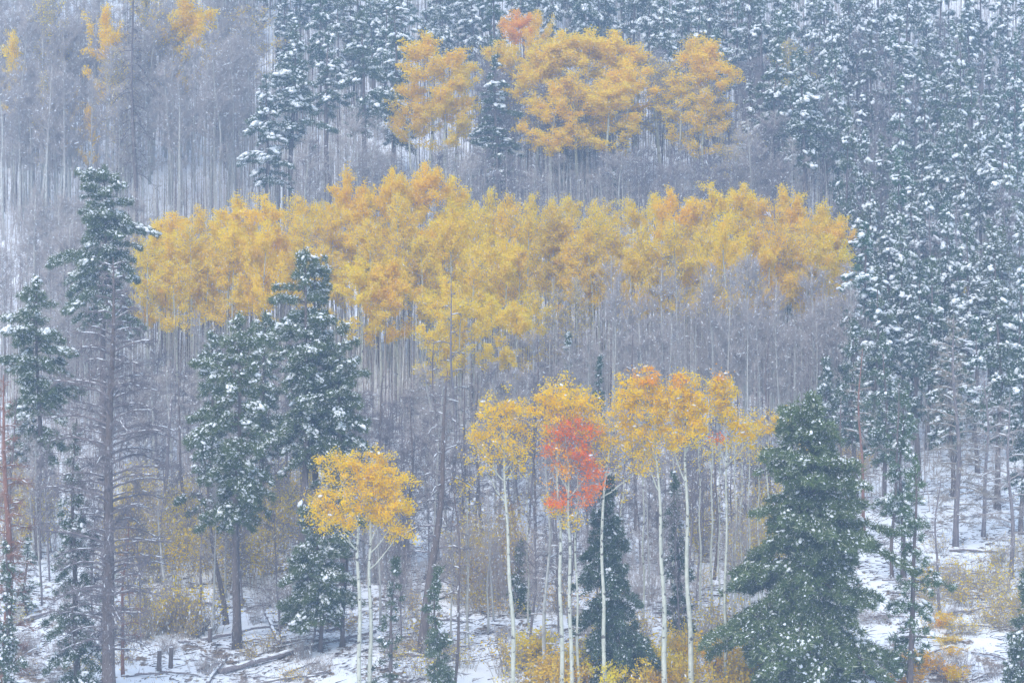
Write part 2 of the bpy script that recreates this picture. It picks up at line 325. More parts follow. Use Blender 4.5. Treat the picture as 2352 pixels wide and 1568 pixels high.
def aspen(seed, H=12., cb=.5, W=3.6, leaves=2600, twigs=1200, r0=.11, nl=16, lsize=.11, limb_m=None, trunk_m=None, snowbits=0, twig_m=None, wob=.12, tr=.009):
    rng = np.random.RandomState(seed); P = trunk_path(H, (rng.uniform(-.02, .02), rng.uniform(-.02, .02)), wob, rng)
    parts = []; g = Geo(); tt = np.linspace(0, 1, 10); g.tube(P, r0*(1-tt*.9)+.01, 7)
    tm = trunk_m or M_ASPEN; parts.append(('trunk', g.build('trunk', tm, True), None))
    t = np.sort(rng.uniform(0, 1, nl)); z0 = H*(cb*.9+(.92-cb*.9)*t); az = np.arange(nl)*2.39996+rng.uniform(-.8, .8, nl)
    w = W/2*np.sin(math.pi*np.clip(t*.72+.22, 0, 1))**.6*rng.uniform(.65, 1.15, nl)
    B = along(P, z0); D = np.stack([np.cos(az), np.sin(az), 0*az], -1); rise = rng.uniform(.5, 1.1, nl)
    def pt(i, u): return B[i]+D[i]*(w[i]*u)[:, None]+np.array([[0, 0, 1.]])*(w[i]*rise[i]*u**1.3)[:, None]
    ids = np.arange(nl); gb = Geo()
    gb.spikes(pt(ids, ids*0.), pt(ids, ids*0.+.55), .012+.016*w); gb.spikes(pt(ids, ids*0.+.5), pt(ids, ids*0.+1), .008+.006*w)
    # secondary
    n2 = nl*9; i = rng.randint(0, nl+3, n2); top = i >= nl; i = np.minimum(i, nl-1); u = rng.uniform(.25, 1, n2)
    A = pt(i, u); zt = rng.uniform(.8*H, .99*H, n2); A[top] = along(P, zt)[top]
    d = norm(D[i]*(.6*~top)[:, None]+rng.normal(size=(n2, 3))*.5+[[0, 0, .55]]); Ls = rng.uniform(.3, .95, n2)*W/3.6; E = A+d*Ls[:, None]
    gb.spikes(A, E, .011)
    if twigs:
        j = rng.randint(0, n2, twigs); v = rng.uniform(.1, 1, (twigs, 1)); a = A[j]+(E-A)[j]*v; dd = norm(d[j]*.7+rng.normal(size=(twigs, 3))*.55+[[0, 0, .25]])
        gb.spikes(a, a+dd*rng.uniform(.2, .6, (twigs, 1)), tr)
    # dead stubs on the lower trunk
    ns = 10; zs = rng.uniform(.12*H, cb*H, ns); a = along(P, zs); dd = norm(rng.normal(size=(ns, 3))*[1, 1, .3]+[[0, 0, .2]]); gb.spikes(a, a+dd*rng.uniform(.2, .8, (ns, 1)), .012)
    parts.append(('branches', gb.build('branches', limb_m or M_TWIG), 'stuff'))
    if leaves:
        j = rng.randint(0, n2, leaves); wt = rng.uniform(.2, 1.1, (leaves, 1)); C = A[j]+(E-A)[j]*wt+rng.normal(0, .13*W/3.6, (leaves, 3))
        gl = Geo(); gl.leaves(C, rng.uniform(.7, 1.2, leaves)*lsize, rng); parts.append(('crown', gl.build('crown', M_LEAF), None))
    if snowbits:
        j = rng.randint(0, n2, snowbits); gs = Geo(); k = rng.uniform(.5, 1.3, snowbits)
        gs.lumps(A[j]+(E-A)[j]*rng.uniform(0, 1, (snowbits, 1))+[[0, 0, .03]], d[j], .10*k, .04*k, .035*k, rng); parts.append(('snow', gs.build('snow', M_SNOW), 'stuff'))
    return parts, H, W

MARKS = [(245, 80, 'the gold-topped aspen'), (310, 150, 'the far dark snag'), (1185, 80, 'the red-topped aspen'), (1640, 200, 'the upper orange aspens'), (985, 150, 'the upper golden-orange aspen'),
         (350, 580, "the yellow band's left end"), (985, 400, 'the yellow hump'), (1650, 480, 'the brightest yellow clump'), (1930, 560, "the yellow band's right end"), (915, 660, 'the deep golden aspen'),
         (1448, 600, 'the lone yellow tuft'), (695, 620, 'the double-topped pine'), (235, 450, 'the big snowy pine top'), (252, 1100, 'the big grey dead pine'), (545, 1200, 'the bare-trunked pine'), (830, 1150, 'the front golden aspen pair'),
         (1310, 1080, 'the red-leaved aspen'), (1580, 950, 'the brightest front aspen crown'), (1862, 1150, 'the large fir'), (2195, 950, 'the pale bare pine'), (1000, 1050, 'the dark leaning snag'), (635, 250, 'the tall centre-left pines'),
         (2205, 690, 'the small lone aspen'), (1150, 300, 'the snowy upper pine'), (1385, 860, 'the narrow dark spruce'), (2352, 60, 'the top right corner'), (2352, 500, 'the middle of the right edge'), (2050, 20, 'the top edge right of centre'), (2100, 700, 'the narrow dark right-slope pine'), (0, 400, 'the upper left edge'), (2090, 1400, 'the slender sparse pine'), (2345, 1480, 'the snowy corner spruce'), (378, 1500, 'the two stumps'), (85, 900, 'the left-edge pine')]
def where(x, y):
    d, mx, my, nm_ = min((math.hypot(x-a, y-b), a, b, c) for a, b, c in MARKS)
    q = int(((math.degrees(math.atan2(my-y, x-mx))+22.5) % 360)//45)
    side = ['right of', 'up and right of', 'above', 'up and left of', 'left of', 'down and left of', 'below', 'down and right of'][q]
    far = 'close' if d < 70 else 'a little' if d < 150 else 'some way' if d < 260 else 'far'
    return (far+' '+side+' '+nm_).replace('close above', 'just above').replace('close below', 'just below').replace('close right of', 'just right of').replace('close left of', 'just left of')
def put(proto, px, pb, pt_, wpx=None, name='tree', label='', cat='tree', group=None, col=None, rz=None, rng=random):
    "plant a copy of a tree: foot at the ground below (px, pb), height and width in metres from its apparent size there"
    parts, H, W = proto; X, Y, Z = spot(px, pb)
    if '@' in label: label = label.replace('@', where(px, max(0, (pt_*2+pb)/3)))
    h = (784-pt_)*Y/FOC-Z
    s = h/H; sw = s if wpx is None else (wpx*Y/FOC)/W
    r = thing(name, (X, Y, Z-.02), label, cat, group, rng.uniform(0, 6.28) if rz is None else rz, (sw, sw, s))
    if group: r.rotation_euler = (R.uniform(-.03, .03), R.uniform(-.035, .035), r.rotation_euler[2])
    for nm, me, kd in parts:
        o = link(nm, me, r, kd)
        if col: o.color = (*col, 1)
    return r

random.seed(11)
R = random.Random(4)
PINES = [conifer(100+i, 14, cb, W, nb, 'pine', sn, dead=16, needles=24, lumpk=1.12) for i, (cb, W, nb, sn) in enumerate([(.30, 4.0, 66, 1.1), (.36, 3.6, 58, .45), (.25, 4.3, 70, 1.0), (.42, 3.7, 52, 1.1), (.2, 3.8, 74, .7), (.33, 4.4, 60, 1.2), (.5, 3.2, 44, .8), (.15, 4.2, 66, .9)])]
SPRUCE = [conifer(200+i, 8, .06, W, nb, 'spruce', sn, dead=0, needles=18, r0=.1, nl=.22) for i, (W, nb, sn) in enumerate([(2.6, 70, .7), (2.2, 60, 1.0), (3.2, 80, .5)])]
FULL = [aspen(300+i, leaves=10500, twigs=600, W=3.7, cb=.48, snowbits=14, lsize=.125) for i in range(5)]
HALF = [aspen(320+i, leaves=6800, twigs=1400, W=3.6, cb=.48, snowbits=20, lsize=.115) for i in range(4)]
THIN = [aspen(340+i, leaves=1800, twigs=4000, W=3.4, cb=.45, snowbits=24, nl=20) for i in range(3)]
BARE = [aspen(360+i, leaves=0, twigs=2500, W=3.1, cb=.46, snowbits=40, nl=26, r0=.115, tr=.009, trunk_m=M_ASPEND, H=12) for i in range(6)]
DARKB = [aspen(380+i, leaves=0, twigs=2600, W=3.2, cb=.2, snowbits=44, nl=34, r0=.10, tr=.010, trunk_m=M_DEAD, limb_m=M_DEAD, H=11, wob=.2) for i in range(4)]

YEL = (1.0, .77, .0); GOLD = (1.0, .73, .0); ORG = (.98, .56, .01); PALE = (.98, .76, .01); PORG = (.99, .74, .01); RED = (.82, .17, .07)
def jit(c, a=.03): return tuple(max(0, q*(1+R.uniform(-a, a))) for q in c)

# ------------------------------------------------------------------ upper slope
# bare aspen grove, upper left
for k in range(95):
    x = R.uniform(-30, 575); pb = R.uniform(330, 560) - (x > 430)*40
    put(R.choice(BARE), x, pb, pb-R.uniform(300, 400)+R.uniform(-20, 40), R.uniform(75, 110), 'bare_aspen', 'bare pale-stemmed aspen @', 'aspen tree', 'bare aspens of the upper left grove')
for k in range(40):
    x = R.uniform(-30, 520); pb = R.uniform(60, 330)
    put(R.choice(BARE), x, pb, pb-R.uniform(260, 360), R.uniform(75, 105), 'bare_aspen', 'bare top-edge aspen @', 'aspen tree', 'bare aspens at the upper left top edge')
for x, pb, tp, w, c, pr, lb in [
    (245, 440, 20, 70, GOLD, FULL, 'aspen with a bright golden top among bare aspens at upper left'),
    (255, 470, 110, 65, PALE, THIN, 'thinly leaved yellow aspen just below the golden-topped one at upper left'),
    (130, 400, -20, 75, PALE, THIN, 'pale yellow aspen at the top edge left of the golden-topped aspen'),
    (30, 440, 65, 55, PORG, HALF, 'small pale orange aspen at the upper left edge'),
    (412, 400, 0, 95, PORG, FULL, 'orange aspen at the top edge right of the dead snag'),
    (345, 400, -30, 80, PALE, THIN, 'faint yellow aspen at the top edge beside the dead snag'),
    (560, 320, 10, 110, PORG, THIN, 'faint orange aspen against the snowy pine at upper left'),
    (160, 480, 205, 45, GOLD, HALF, 'aspen with a small golden-orange tuft low in the upper left grove'),
    (105, 520, 170, 50, PALE, THIN, 'aspen with sparse yellow leaves left of the small golden tuft'),
    (205, 500, 232, 38, GOLD, HALF, 'aspen with a few golden leaves right of the small golden tuft'),
    (285, 500, 130, 60, PALE, THIN, 'aspen with sparse yellow leaves close left of the dead snag')]:
    put(R.choice(pr), x, pb, tp, w*1.4, 'aspen_tree', lb, 'aspen tree', None, jit(c))
# top strip of pines and dense right-hand pine slope
def pinefill(n, xr, br, hr, wr, label, group, excl=None, tint=(1, 1, 1)):
    pts = []
    tries = 0
    while len(pts) < n and tries < 6000:
        tries += 1; x = R.uniform(*xr); b = R.uniform(*br)
        if excl and excl(x, b): continue
        if all(abs(x-p)*1.0+abs(b-q)*.6 > 34 for p, q in pts): pts.append((x, b))
    for x, b in pts:
        Y = depth_of(b); s = FOC/Y; h = R.uniform(*hr)*s
        put(R.choice(PINES), x, b, b-h, R.uniform(*wr)*s, 'pine_tree', label, 'pine tree', group, jit(tint, .15))
pinefill(95, (430, 1760), (0, 330), (11, 16), (3.4, 4.6), 'snow-laden top-edge pine @', 'pines along the top edge', lambda x, b: (x < 640 and b > 120) or (b > 240 and 940 < x < 1500))
pinefill(70, (1720, 2400), (120, 560), (12, 17), (3.2, 4.5), 'snow-laden pine @', 'pines of the upper right slope')
for k in range(34):
    x = R.uniform(1720, 2380); pb = R.uniform(250, 900); s_ = FOC/depth_of(pb)
    put(R.choice(DARKB), x, pb, pb-R.uniform(10, 14)*s_, R.uniform(3, 4)*s_, 'bare_tree', 'bare grey tree @', 'bare tree', 'bare trees among the right-hand pines')
pinefill(64, (1930, 2400), (560, 1090), (10, 15.5), (3.0, 4.2), 'snow-dusted right-slope pine @', 'pines of the middle right slope')
for k in range(52):
    x = R.uniform(1080, 1760); pb = R.uniform(300, 480); s_ = FOC/depth_of(pb)
    put(R.choice(DARKB), x, pb, max(pb-R.uniform(9, 12)*s_, 110), R.uniform(3, 4.4)*s_, 'bare_tree', 'bare dark tree @', 'bare tree', 'bare trees behind the upper aspens')
# pines singled out
for x, b, tp, w, lb in [
    (610, 560, 170, 150, 'broad snow-laden pine left of the tall centre-left pine, above the yellow aspens'),
    (672, 540, 60, 165, 'tall snow-laden pine right of the broad one, above the left yellow aspens'),
    (835, 480, 25, 150, 'open-crowned snowy pine with a bare lower trunk, left of the golden aspen group'),
    (755, 470, 60, 120, 'snow-laden pine between the tall and the open-crowned pine at upper left of centre'),
    (905, 400, -10, 150, 'heavily snow-laden pine directly left of the golden-orange aspen'),
    (1150, 500, 125, 165, 'snow-covered pine standing in front of the orange aspens at top centre'),
    (1780, 500, 90, 130, 'snowy pine at the right end of the upper orange aspens'),
    (1840, 560, 120, 140, 'snowy pine above the right end of the yellow aspen band')]:
    put(R.choice(PINES), x, b, tp, w, 'pine_tree', lb, 'pine tree')
# upper orange and gold aspens
for x, pb, tp, w, c, pr, lb in [
    (985, 470, 85, 125, GOLD, FULL, 'golden-orange aspen at the left end of the upper aspen group'),
    (945, 470, 180, 80, YEL, FULL, 'yellow aspen low at the left edge of the upper aspen group'),
    (1045, 460, 140, 90, PALE, FULL, 'yellow aspen between the golden-orange aspen and the snowy pine'),
    (1185, 330, 30, 75, ORG, FULL, 'aspen with a red-orange top at the top centre'),
    (1150, 380, 100, 80, PORG, FULL, 'orange aspen behind the snowy pine at top centre'),
    (1235, 340, 30, 60, PORG, FULL, 'small orange aspen right of the red-topped aspen'),
    (1225, 450, 120, 110, PORG, FULL, 'orange aspen directly right of the snow-covered pine'),
    (1290, 440, 80, 120, PORG, FULL, 'pale orange aspen in the middle of the upper aspen group'),
    (1350, 450, 75, 120, PORG, FULL, 'pale orange aspen with a snowy top in the upper group'),
    (1410, 450, 80, 120, PALE, FULL, 'faded yellow-orange aspen right of the snowy-topped one'),
    (1465, 440, 110, 110, PALE, THIN, 'nearly bare aspen between the two parts of the upper group'),
    (1520, 450, 130, 110, PALE, THIN, 'nearly bare aspen left of the right-hand orange aspens'),
    (1590, 440, 90, 100, PORG, HALF, 'thin orange aspen in the right part of the upper group'),
    (1645, 460, 100, 110, PORG, FULL, 'orange aspen at the right end of the upper group'),
    (1690, 540, 290, 95, PORG, THIN, 'low orange aspen below the right end of the upper group'),
    (1800, 420, 90, 70, PORG, THIN, 'faint orange aspen among the snowy pines right of the upper group'),
    (1010, 480, 200, 100, PORG, FULL, 'yellow-orange aspen low behind the left side of the snowy upper pine'),
    (1265, 500, 190, 110, PORG, FULL, 'amber aspen low in the left of the upper group'),
    (1330, 490, 170, 110, PORG, HALF, 'amber aspen low in the middle of the upper group'),
    (1390, 500, 190, 110, PORG, FULL, 'amber aspen hanging lowest in the upper group'),
    (1445, 480, 140, 110, PORG, FULL, 'amber aspen toward the faded right of the upper group'),
    (1560, 480, 160, 100, PORG, HALF, 'amber half-bare aspen between the two parts of the upper group'),
    (1620, 500, 200, 100, PORG, HALF, 'amber half-bare aspen low at the right of the upper group'),
    (1345, 420, 230, 110, PALE, FULL, 'faded aspen in the shaded middle of the upper group')]:
    put(R.choice(pr), x, pb, tp, w*1.3, 'aspen_tree', lb, 'aspen tree', None, jit(c))
for k in range(70):   # bare stems below the upper group
    x = R.uniform(700, 1850); pb = R.uniform(500, 660)
    put(R.choice(BARE if R.random() < .5 else DARKB), x, pb, R.uniform(320, 410) if 880 < x < 1720 else R.uniform(240, 360), R.uniform(70, 105), 'bare_tree', 'bare grey thicket tree @', 'bare tree', 'bare trees above the yellow band')

# ------------------------------------------------------------------ the yellow band
band = [(310, 520, 60, GOLD, 'T'), (352, 520, 90, YEL, 'F'), (400, 495, 105, YEL, 'F'), (455, 478, 105, YEL, 'H'), (505, 500, 100, YEL, 'F'), (552, 462, 110, YEL, 'F'), (612, 452, 120, YEL, 'F'),
        (670, 455, 110, GOLD, 'H'), (722, 470, 90, YEL, 'H'), (640, 520, 110, YEL, 'F'), (770, 470, 90, YEL, 'H'), (800, 402, 95, GOLD, 'F'), (848, 440, 95, GOLD, 'H'), (893, 398, 90, GOLD, 'F'), (940, 430, 95, YEL, 'F'),
        (985, 385, 105, GOLD, 'F'), (1030, 412, 95, YEL, 'F'), (1062, 455, 85, YEL, 'F'), (870, 510, 110, YEL, 'H'), (800, 530, 110, PALE, 'H'), (940, 520, 110, PALE, 'H'),
        (1122, 428, 75, PALE, 'H'), (1170, 450, 85, YEL, 'H'), (1212, 440, 80, YEL, 'H'), (1262, 462, 85, YEL, 'H'), (1310, 455, 80, YEL, 'H'), (1355, 455, 80, YEL, 'H'), (1400, 468, 85, YEL, 'H'), (1448, 462, 85, YEL, 'H'),
        (1495, 450, 85, YEL, 'F'), (1540, 440, 85, GOLD, 'F'), (1590, 465, 80, GOLD, 'H'), (1650, 425, 110, YEL, 'F'), (1702, 432, 95, YEL, 'F'), (1745, 460, 80, PORG, 'H'), (1790, 432, 95, PORG, 'F'), (1842, 455, 95, PORG, 'F'),
        (1890, 475, 90, PORG, 'F'), (1930, 515, 85, YEL, 'F')]
nm = {YEL: 'yellow', GOLD: 'golden', PALE: 'pale yellow', PORG: 'orange-tinged', ORG: 'orange'}
ONES = 'first second third fourth fifth sixth seventh eighth ninth tenth eleventh twelfth thirteenth fourteenth fifteenth sixteenth seventeenth eighteenth nineteenth'.split()
def ORD(n):
    n += 1
    return ONES[n-1] if n < 20 else {20: 'twentieth', 30: 'thirtieth', 40: 'fortieth'}[n] if n % 10 == 0 else {2: 'twenty', 3: 'thirty', 4: 'forty'}[n//10]+'-'+ONES[n % 10-1]
PR = {'F': FULL, 'H': HALF, 'T': THIN}
for x, tp, w, c, q in band:
    pb = 830+R.uniform(-25, 25)
    put(R.choice(PR[q]), x, pb, tp, w*1.12, 'aspen_tree', f"{nm[c]} {'full' if q=='F' else 'half-bare' if q=='H' else 'thin'} aspen, {ORD(sum(b_[0] < x for b_ in band))} crown from the left along the yellow band", 'aspen tree', 'aspens of the yellow band', jit(c))
for k in range(62):
    x = 330+1600*(k+R.random())/62; top = np.interp(x, [330, 600, 800, 1050, 1120, 1500, 1600, 1900, 1950], [560, 500, 470, 460, 490, 490, 500, 530, 580])+R.uniform(-15, 70)
    put(R.choice(HALF if R.random() < .8 else FULL), x, 860+R.uniform(-40, 50), top, R.uniform(90, 125), 'aspen_tree', 'half-bare yellow aspen @', 'aspen tree', 'half-bare aspens filling the yellow band', jit(YEL if x < 1740 else PORG))
for x, pb, tp, w, c, q, lb in [
    (380, 870, 545, 100, YEL, 'F', 'low yellow aspen at the front left of the band'), (450, 870, 555, 100, YEL, 'F', 'yellow aspen in the front row at the left of the band, with bare stems below'),
    (530, 900, 580, 110, YEL, 'H', 'half-bare yellow aspen in the front row left of the double-topped pine'), (590, 895, 560, 100, YEL, 'F', 'yellow aspen close left of the double-topped pine'),
    (745, 900, 560, 90, YEL, 'H', 'yellow aspen close right of the double-topped pine'),
    (825, 960, 600, 115, YEL, 'F', 'yellow aspen left of the deep golden one in the middle'), (915, 950, 600, 115, GOLD, 'F', 'deep golden aspen standing out in the middle of the slope'),
    (870, 955, 615, 90, GOLD, 'F', 'golden aspen overlapping the left side of the deep golden one'), (960, 930, 545, 110, YEL, 'H', 'yellow aspen above and right of the deep golden one'),
    (1045, 930, 480, 95, YEL, 'F', 'yellow aspen filling the right side of the high hump'), (1020, 980, 640, 110, YEL, 'F', 'yellow aspen behind the dark leaning snag'),
    (1090, 960, 590, 100, YEL, 'H', 'half-bare yellow aspen right of the snag top'), (1155, 930, 560, 100, YEL, 'F', 'yellow aspen in the lower fringe right of the snag'),
    (1195, 930, 575, 75, GOLD, 'H', 'small golden aspen at the right edge of the lower fringe'), (1000, 1010, 745, 100, YEL, 'H', 'low thin yellow aspen left of the snag top'),
    (1065, 1010, 690, 110, YEL, 'H', 'thin yellow aspen right against the snag'), (1130, 1000, 685, 90, YEL, 'F', 'yellow aspen in the lowest point of the band'),
    (1180, 1010, 700, 90, YEL, 'F', 'bright yellow aspen at the lowest right point of the band'), (1225, 980, 665, 70, YEL, 'H', 'small yellow aspen right of the lowest point of the band'),
    (1275, 960, 650, 80, PALE, 'T', 'sparse yellow aspen thinning out into the bare stems'), (1325, 940, 640, 70, PALE, 'T', 'last sparse yellow aspen before the bare grey stems'),
    (1448, 900, 575, 88, YEL, 'F', 'small bright yellow aspen standing alone before the bare stems'), (1540, 900, 560, 70, PALE, 'T', 'sparse yellow aspen left of the brightest clump'),
    (1670, 950, 500, 105, YEL, 'F', 'tall yellow aspen hanging lowest below the brightest clump'), (1800, 890, 530, 90, YEL, 'H', 'half-bare yellow aspen under the orange-tinged right end'),
    (1900, 880, 545, 110, YEL, 'F', 'yellow aspen at the lower right corner of the band'), (1860, 880, 520, 90, PORG, 'H', 'orange-tinged aspen at the lower right of the band'),
    (1620, 900, 540, 90, YEL, 'H', 'half-bare yellow aspen left under the brightest clump')]:
    put(R.choice(PR[q]), x, pb, tp, w*1.1, 'aspen_tree', lb, 'aspen tree', None, jit(c))
# bare stems below the band
for k in range(88):
    x = R.uniform(1180, 1990); pb = R.uniform(890, 1100); tp = R.uniform(580, 790) if x > 1380 else R.uniform(740, 880)
    put(R.choice(BARE), x, pb, tp, R.uniform(70, 110), 'bare_aspen', 'bare grey grove aspen @', 'aspen tree', 'bare aspens below the yellow band')
for k in range(60):
    x = R.uniform(260, 1250); pb = R.uniform(960, 1180); tp = R.uniform(720, 900) if x < 800 else R.uniform(830, 960)
    put(R.choice(BARE+DARKB), x, pb, tp, R.uniform(80, 120), 'bare_tree', 'leafless grey tree @', 'bare tree', 'bare trees of the dark thicket')
for k in range(34):
    x = R.uniform(-30, 330); pb = R.uniform(740, 1000); tp = pb-R.uniform(260, 380)
    put(R.choice(BARE), x, pb, max(tp, 440), R.uniform(80, 110), 'bare_aspen', 'bare twiggy aspen @', 'aspen tree', 'bare aspens at the left edge')
for k in range(46):
    x = R.uniform(820, 1760); pb = R.uniform(1200, 1330); tp = pb-R.uniform(230, 380)
    put(R.choice(DARKB+BARE[:2]), x, pb, tp, R.uniform(70, 110), 'bare_tree', 'slim leafless tree @', 'bare tree', 'slim bare trees behind the front aspens')

for k in range(56):
    x = R.uniform(0, 1760); pb = R.uniform(1270, 1490); s_ = FOC/depth_of(pb)
    put(R.choice(DARKB+BARE[:2]), x, pb, pb-R.uniform(5.5, 9.5)*s_, R.uniform(1.4, 2.4)*s_, 'bare_tree', 'slender leafless young tree @', 'bare tree', 'slender young trees on the lower ground')
# ------------------------------------------------------------------ middle and front conifers
def hero_conifer(x, pb, tp, wpx, lb, nm_='pine_tree', cat='pine tree', col=(1, 1, 1), rz=0, **k):
    X, Y, Z = spot(x, pb); h = (784-tp)*Y/FOC-Z; W = wpx*Y/FOC
    k.setdefault('r0', .012*h+.02); k.setdefault('even', True)
    return put(conifer(k.pop('seed', R.randint(1000, 9999)), h, W=W, **k), x, pb, tp, wpx, nm_, lb, cat, None, col, rz)
for x, pb, tp, w, cb, lb in [
    (235, 1080, 385, 235, .5, 'tall snow-covered pine top behind the big grey dead pine at left'),
    (85, 1290, 640, 200, .38, 'snowy pine with a bare lower trunk at the left edge'),
    (545, 1472, 725, 215, .38, 'pine with a long bare trunk standing on snow left of the front golden aspens'),
    (695, 1330, 575, 200, .36, 'tall double-topped snowy pine rising before the yellow band'),
    (728, 1320, 600, 160, .4, 'second top of the double-topped pine pair, slightly lower, on the right'),
    (610, 1250, 720, 120, .3, 'snowy pine between the bare-trunked and the double-topped pine'),
    (790, 1330, 745, 190, .3, 'snowy pine right behind the front golden aspen'),
    (480, 1250, 760, 110, .3, 'slim snowy pine at the left of the bare-trunked pine'),
    (735, 1490, 1160, 210, .22, 'low green pine with snowy boughs left behind the front golden aspen trunks')]:
    hero_conifer(x, pb, tp, w, lb, cb=cb, nb=int(74+w*.14), dead=44, needles=22, sp=.25, nl=.31, nw=.042, snowy=1.0, lumpk=.9, col=(1.12, 1.08, .85), prof=([0, .12, .5, .8, .93, 1], [.7, 1, 1, .78, .5, .15]))
# leaning trunk with crown hidden in its neighbours
hero_conifer(520, 1408, 1000, 130, 'leaning bare pine trunk left of the straight bare-trunked pine', cb=.55, nb=26, lean=(-.12, 0), dead=30, needles=22)
hero_conifer(180, 1590, 960, 200, 'narrow young spruce with snowy boughs in front of the big grey dead pine', 'spruce_tree', 'spruce tree', cb=.04, nb=120, style='spruce', dead=0, needles=26, sp=.2, nl=.2, nw=.04, snowy=1.0, lumpk=.8)
hero_conifer(8, 1610, 1235, 110, 'small snowy spruce at the bottom left corner', 'spruce_tree', 'spruce tree', cb=.04, nb=70, style='spruce', dead=0, needles=24, sp=.2, nl=.2, nw=.04, snowy=1.1, lumpk=.8)
hero_conifer(1862, 1600, 905, 425, 'large dense green fir with snow on its boughs at the lower right', 'fir_tree', 'fir tree', cb=.03, nb=480, style='pine', dead=0, needles=14, sp=.31, nl=.34, nw=.055, snowy=.5, lumpk=.7, dens=.85, col=(1.12, 1.12, .8), rz=1.0,
             prof=([0, .19, .41, .55, .62, .77, .91, .97, 1], [.98, 1.02, .95, .88, .76, .56, .34, .20, .08]))
hero_conifer(2090, 1600, 1040, 180, 'slender sparse pine with a thin dark trunk right of the large fir', cb=.12, nb=70, dead=20, needles=22, snowy=.5, col=(1, 1.1, .9), dens=.6)
hero_conifer(1405, 1575, 1090, 260, 'dark drooping spruce behind the white aspen trunks right of the red-leaved aspen', 'spruce_tree', 'spruce tree', cb=.06, nb=190, style='spruce', dead=0, needles=22, snowy=.35, lumpk=.7, col=(.8, .85, .9))
hero_conifer(1555, 1470, 1080, 110, 'dark spruce behind the two thickest aspen trunks', 'spruce_tree', 'spruce tree', cb=.06, nb=70, style='spruce', dead=0, needles=20, snowy=.4, lumpk=.7, col=(.8, .85, .9))
hero_conifer(1195, 1420, 1245, 75, 'little snowy spruce between the left front aspen and the red-leaved one', 'spruce_tree', 'spruce tree', cb=.03, nb=50, style='spruce', dead=0, needles=22, snowy=.9, lumpk=.6, sp=.18)
hero_conifer(1010, 1600, 1300, 110, 'young sparse spruce at the bottom, right of the dark leaning snag', 'spruce_tree', 'spruce tree', cb=.06, nb=70, style='spruce', dead=0, needles=20, snowy=.6, lumpk=.6, sp=.22)
hero_conifer(900, 1600, 1270, 110, 'thin dark spruce at the bottom, right of the front golden aspen trunks', 'spruce_tree', 'spruce tree', cb=.1, nb=46, style='spruce', dead=10, needles=18, snowy=.4, lumpk=.6, col=(.85, .85, .9), dens=.6)
hero_conifer(2350, 1600, 1300, 150, 'snowy spruce cut off by the right edge at the bottom', 'spruce_tree', 'spruce tree', cb=.03, nb=90, style='spruce', dead=0, needles=24, snowy=.9, lumpk=.8)
hero_conifer(1385, 1080, 818, 55, 'narrow dark spruce standing behind the gap in the front aspen crowns', 'spruce_tree', 'spruce tree', cb=.05, nb=60, style='spruce', dead=0, snowy=.5, lumpk=.7, col=(.75, .85, .9))
hero_conifer(1300, 1060, 765, 60, 'narrow snowy spruce behind the front aspens, left of the dark narrow one', 'spruce_tree', 'spruce tree', cb=.05, nb=50, style='spruce', dead=0, snowy=1.0, dens=.7)
hero_conifer(1415, 520, 388, 45, 'tiny snow-covered spruce poking up above the yellow band', 'spruce_tree', 'spruce tree', cb=.05, nb=40, style='spruce', dead=0, snowy=1.4)
hero_conifer(1805, 900, 695, 75, 'small open pine among the bare stems below the right of the band', cb=.35, nb=30, dead=6, snowy=.8)
for x, pb, tp, w, lb, sn, c in [
    (1965, 1150, 730, 130, 'snowy pine rising behind the tip of the large fir', .9, (1, 1, 1)),
    (2030, 1200, 770, 130, 'snow-dusted pine right of the tip of the large fir', .7, (1, 1.05, 1)),
    (2110, 1120, 600, 110, 'dark narrow pine in the middle of the right slope', .7, (.8, .85, .95)),
    (2190, 1160, 730, 120, 'snowy pine behind the bare pale pine at right', .9, (1, 1, 1)),
    (2290, 1190, 640, 150, 'broad snowy pine near the right edge above the clearing', 1.0, (1, 1, 1)),
    (2345, 1240, 820, 170, 'snow-laden pine cut off by the right edge above the clearing', 1.2, (.85, .9, 1)),
    (1900, 1120, 820, 100, 'green pine top left behind the large fir', .9, (1, 1, 1)),
    (2075, 1330, 900, 130, 'snow-dusted pine close behind the right side of the large fir', .6, (1, 1.1, .95))]:
    hero_conifer(x, pb, tp, w, lb, cb=.3, nb=74, dead=20, needles=20, snowy=sn, col=c)

